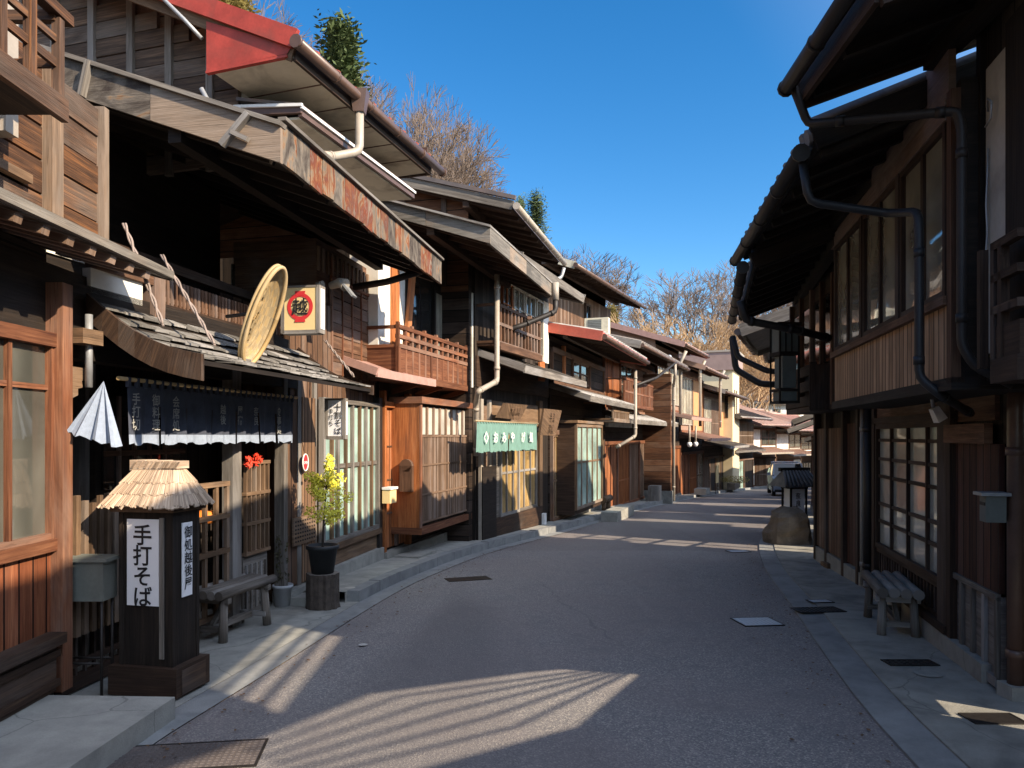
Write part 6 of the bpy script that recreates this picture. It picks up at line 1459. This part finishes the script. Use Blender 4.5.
# =================================================================== small things along the pavements
def crate(F, u, d, w_, l, h, m, name, label, cat):
    z = gy(F.p(u,d,0).y)+.12; q = MB(); F.box(q, u, u+l, d, d+w_, z, z+h); return one(name, q, m, label, cat, bevel=.01)
t = thing('flower_box', tuple(F9.p(0,1,0)), 'long stone planter with dry plants on the far left pavement', 'planter')
Fz = F8; z = gy(39)+.12; q = MB(); Fz.box(q, 4.2,6.2,.5,.9,z,z+.35); q.build('trough', 'stone', t, .02); q = MB(); leafcloud(q, Fz.p(5.2,.7,z+.5), .9, .22, 500, .05, R); q.build('plants', 'needle_gold', t)
crate(F6, 4.4, .35, .35, .5, .5, 'w_grey', 'wooden_crate', 'grey wooden crate beside the orange door house', 'crate')
crate(F7b, .6, .5, .5, .9, .25, 'concrete', 'stone_step', 'concrete block step before the orange board house', 'step')
bb = thing('signboard', tuple(F7b.p(3.9,1.0,0)), 'small pale notice board on legs before the far house', 'sign'); z = gy(35)+.12
q = MB(); F7b.box(q, 3.6,4.2,.9,.94,z+.5,z+1.3); q.build('board', 'yellow_sign', bb); q = MB(); F7b.box(q, 3.62,3.66,.88,.9,z,z+1.3); F7b.box(q, 4.14,4.18,.88,.9,z,z+1.3); q.build('leg', 'w_dark', bb)
ls = thing('log_seat', tuple(F5.p(3.8,.7,-.3)), 'short sunlit log seat in front of the pale green glass doors', 'bench'); z = gy(19.4)+.12
q = MB(); q.tube([F5.p(3.7,.33,z+.28),F5.p(4.6,.33,z+.28)], .09, 12); q.build('log', 'w_tan', ls); q = MB(); q.tube([F5.p(3.85,.33,z),F5.p(3.85,.33,z+.2)], .06, 10); q.tube([F5.p(4.4,.33,z),F5.p(4.4,.33,z+.2)], .06, 10); q.build('leg', 'w_tan', ls)
stt = thing('stone_block', tuple(F5.p(2.6,1.1,-.3)), 'grey stone kerb block at the pavement edge before the fifth house', 'stone'); z = gy(18)
q = MB(); F5.box(q, 1.7,3.9,.72,1.1,z,z+.25); q.build('stone', 'concrete_old', stt, .02)

# =================================================================== trees on the hillside
def bare_tree(rnd, H, spread=.5, levels=6, tw=True, m='twig', mt='bark_pale', droop=0):
    T_, C_ = MB(), MB()
    def grow(p, d, L, r, lv):
        n = 3; pts = [p]; dd = d.copy()
        for i in range(n):
            dd = (dd+Vector((rnd.gauss(0,.12), rnd.gauss(0,.12), rnd.gauss(.03,.06)))).normalized(); pts.append(pts[-1]+dd*L/n)
        q = T_ if lv < 3 else C_
        q.tube(pts, [r*(1-.35*i/n) for i in range(n+1)], 6 if lv < 2 else (4 if lv < 4 else 3), cap=False)
        if lv >= levels: return
        k = rnd.choice((2,3,3)) if lv < levels-1 else 4
        for j in range(k):
            a = rnd.random()*6.283; ax = dd.orthogonal().normalized(); ax = Matrix.Rotation(a, 3, dd) @ ax
            ang = rnd.uniform(.25, spread+.2) if lv else rnd.uniform(.2,.45)
            nd = (dd*math.cos(ang)+ax*math.sin(ang)); nd.z += .10; nd.normalize()
            st = pts[-1] if j < 2 else pts[rnd.choice((2,3))]
            grow(st, nd, L*rnd.uniform(.66,.86), max(.011, r*.58), lv+1)
    grow(Vector((0,0,0)), Vector((0,0,1)), H*.24, H*.018, 0)
    if T_.v: pass
    return T_, C_
def proto(fn, name, m1, m2, label, cat, group):
    T_, C_ = fn(); root = thing(name, (0,0,0), label, cat, group); a = T_.build('trunk', m1, root); b_ = C_.build('crown', m2, root); return [root, a, b_]
def place(pr, loc, sc, rz, label, sz=1.0, mat2=None, first=False):
    root, a, b_ = pr
    if first: r = root
    else:
        r = root.copy(); col.objects.link(r)
        for ch in (a, b_):
            c = ch.copy(); col.objects.link(c); c.parent = r
    r.location = loc; r.rotation_euler = (0,0,rz); r.scale = (sc,sc,sc*sz); r['label'] = label; return r
def conifer(rnd, H, R0, n=2200, leafm=None):
    T_, C_ = MB(), MB(); T_.tube([(0,0,0),(0,0,H*.5),(0,0,H)], [H*.02,H*.012,.02], 7)
    tiers = 26
    for j in range(tiers):
        t = (j+.5)/tiers; z = H*(.12+.88*t); rad = R0*(1-t)**1.05*rnd.uniform(.6,1.15)+.06
        nb_ = max(4, int(11*(1-t)+4))
        for k in range(nb_):
            a = rnd.random()*6.283; r_ = rad*rnd.uniform(.7,1.1); d = Vector((math.cos(a), math.sin(a), -.18+.5*t))
            T_.tube([(0,0,z), tuple(Vector((0,0,z))+d*r_*.7)], [.03,.012], 3, cap=False)
            for q_ in range(int(n/tiers/nb_)+6):
                s_ = rnd.uniform(.25,1)**.7; p = Vector((0,0,z))+d*r_*s_+Vector((rnd.gauss(0,.09*R0), rnd.gauss(0,.09*R0), rnd.gauss(0,.10*R0)))
                sz = .042*R0*rnd.uniform(.5,1.3); u = (d+Vector((rnd.gauss(0,.5),rnd.gauss(0,.5),rnd.gauss(0,.4)))).normalized(); v = u.orthogonal().normalized()
                C_.face([p-u*sz, p+v*sz*.35, p+u*sz, p-v*sz*.35], [(rnd.random()*9, rnd.random()*9)]*4)
    return T_, C_
rt = random.Random(12)
G1 = 'bare trees on the hillside behind the houses'; G2 = 'conifers on the hillside behind the houses'
B = [proto(lambda s_=s_: bare_tree(random.Random(s_), 11, .55, 7), 'bare_tree', 'bark_pale', 'twig', 'x', 'tree', G1) for s_ in (31, 32)]
BT = proto(lambda: bare_tree(random.Random(35), 9, .40, 7), 'bare_tree', 'bark_pale', 'twig_tan', 'x', 'tree', G1)
CN = [proto(lambda s_=s_: conifer(random.Random(s_), 10, 2.0, 17000), 'conifer', 'bark', mm, 'x', 'tree', G2) for s_, mm in ((41,'needle_gold'),(42,'needle'))]
used = set()
def at(px, pyb, Y):                        # foot of a tree on the slope seen in picture column px
    X = (px-512)/FL*Y; return X
def put(pr, px, Y, top, label, wide=1.0):
    X = at(px, 0, Y); z = hill(X, Y)-.4; ztop = CAMZ+(HZ-top)*Y/FL; base = {0:11.2,1:11.0,2:9.5}.get(0)
    me = [pr[1].data, pr[2].data]; hh = max(v.co.z for v in pr[2].data.vertices)
    s_ = max(.25, (ztop-z)/hh)
    first = id(pr[0]) not in used; used.add(id(pr[0]))
    r = place(pr, (X,Y,z), s_*wide, rt.random()*6.28, label, 1/wide, first=first); return r
put(CN[1], 340, 40, 10, 'green pointed conifer rising alone behind the red roof edge', 1.15)
put(CN[0], 236, 34, -18, 'golden conifer at the top left behind the red roof', 1.0)
put(CN[0], 212, 33, -40, 'larger golden conifer half hidden at the top left', 1.0)
put(CN[1], 536, 62, 186, 'slim dark conifer standing above the long gutter', .9)
put(CN[1], 521, 64, 192, 'shorter slim conifer left of the dark one above the gutter', .6)
put(CN[0], 352, 43, 70, 'golden conifer lower down beside the tall pointed one', .9)
put(CN[1], 560, 66, 262, 'low dark conifer behind the plank walled storey', 1.1)
put(CN[0], 612, 70, 302, 'yellowish conifer between the two wide bare trees', 1.0)
BL = [(330,45,70,1),(432,57,150,1),(262,46,2,0),(285,47,12,1),(305,47,20,0),(372,52,82,0),(395,52,90,1),(420,54,105,0),(438,54,118,1),(456,56,150,0),(408,50,120,1),(440,52,160,0),
      (585,75,248,0),(610,74,255,1),(565,78,252,1),(690,82,258,0),(668,78,275,1),(722,88,268,1),(640,80,300,1),(745,92,292,0)]
for i, (px, Y, top, k) in enumerate(BL):
    nm = {330:'bare tree low to the left of the green pointed conifer',432:'short bare tree where the hillside meets the brown gutter',262:'farthest left of the reddish bare trees above the red roof',285:'bare tree second from the left above the red roof',305:'bare tree left of the pointed golden conifer',372:'reddish bare tree just right of the pointed golden conifer',395:'bare tree over the middle of the brown gutter',420:'tall bare tree over the far half of the brown gutter',438:'bare tree above the far end of the brown gutter',456:'bare tree just beyond the end of the brown gutter',480:'last reddish bare tree before the open sky',408:'smaller bare tree low behind the brown gutter',440:'smaller bare tree low behind the gutter end',500:'small bare tree above the white edged gable',548:'bare tree left of the wide rounded one',585:'wide rounded bare tree against the blue sky over the plank storey',610:'bare tree on the right flank of the wide rounded one',565:'bare tree behind the eave of the plank storey',690:'wide fan-shaped bare tree in the middle of the skyline',668:'bare tree on the left side of the fan-shaped one',722:'bare tree on the right side of the fan-shaped one',640:'low bare tree in the dip of the skyline',745:'bare tree beside the right-hand eave'}[px]
    put(B[k], px-(26 if px < 500 else 0), Y, top-(16 if px < 500 else 0), nm, 1.45 if Y > 70 else .8)
TL = [(652,62,335),(664,60,322),(676,61,315),(690,60,325),(702,62,335),(714,63,342),(728,66,345),(742,68,352),(640,60,350),(756,74,358),(628,64,345),(655,70,325),(705,72,335),(770,80,365)]
for i, (px, Y, top) in enumerate(TL):
    put(BT, px, Y, top, 'tan leafless thicket tree on the slope, number %d' % (i+1) if 0 else 'slender tan leafless tree in the thicket above the far roofs', 1.0)
# nobody could count it: brushwood on the slopes
br_ = MB(); rb = random.Random(77)
for _ in range(9000):
    Y = rb.uniform(46, 135); px = rb.uniform(560, 840) if rb.random() < .8 else rb.uniform(200, 560); X = (px-512)/FL*Y
    z = hill(X, Y)
    if wall_d(X, min(Y,95)) < 9: continue
    H = rb.uniform(1.0, 3.0)
    for k in range(5):
        a = rb.random()*6.28; sp = rb.uniform(.1,.7); p = Vector((X+rb.uniform(-.4,.4), Y+rb.uniform(-.4,.4), z-.1)); e = p+Vector((math.cos(a)*sp, math.sin(a)*sp, H*rb.uniform(.6,1))); w_ = .035
        s_ = Vector((1,0,0))*w_; br_.face([p-s_, p+s_, e+s_*.3, e-s_*.3], [(X+k, Y)]*4); 
        m_ = p.lerp(e,.55); e2 = m_+Vector((rb.uniform(-.5,.5), rb.uniform(-.5,.5), H*.4)); br_.face([m_-s_*.6, m_+s_*.6, e2+s_*.2, e2-s_*.2], [(X, Y+k)]*4)
o = br_.build('brushwood', 'twig_tan'); tag(o, 'dense tan winter brushwood covering the hillside', 'brushwood', kind='stuff')
# golden bush beside the storehouse
gb = thing('shrub', (27.5,74,-2), 'golden leafed tree glowing beyond the mauve walled house', 'tree'); q = MB(); q.tube([(27.5,76,-3),(27.6,76,1.5)], .15, 7); q.build('trunk', 'bark', gb)
q = MB(); 
for k in range(26): leafcloud(q, (27.6+rb.uniform(-1.9,1.9), 76+rb.uniform(-1.5,1.5), 2.2+rb.uniform(-1.2,1.4)), .6, .45, 70, .13, rb)
q.build('crown', 'bush_gold', gb)
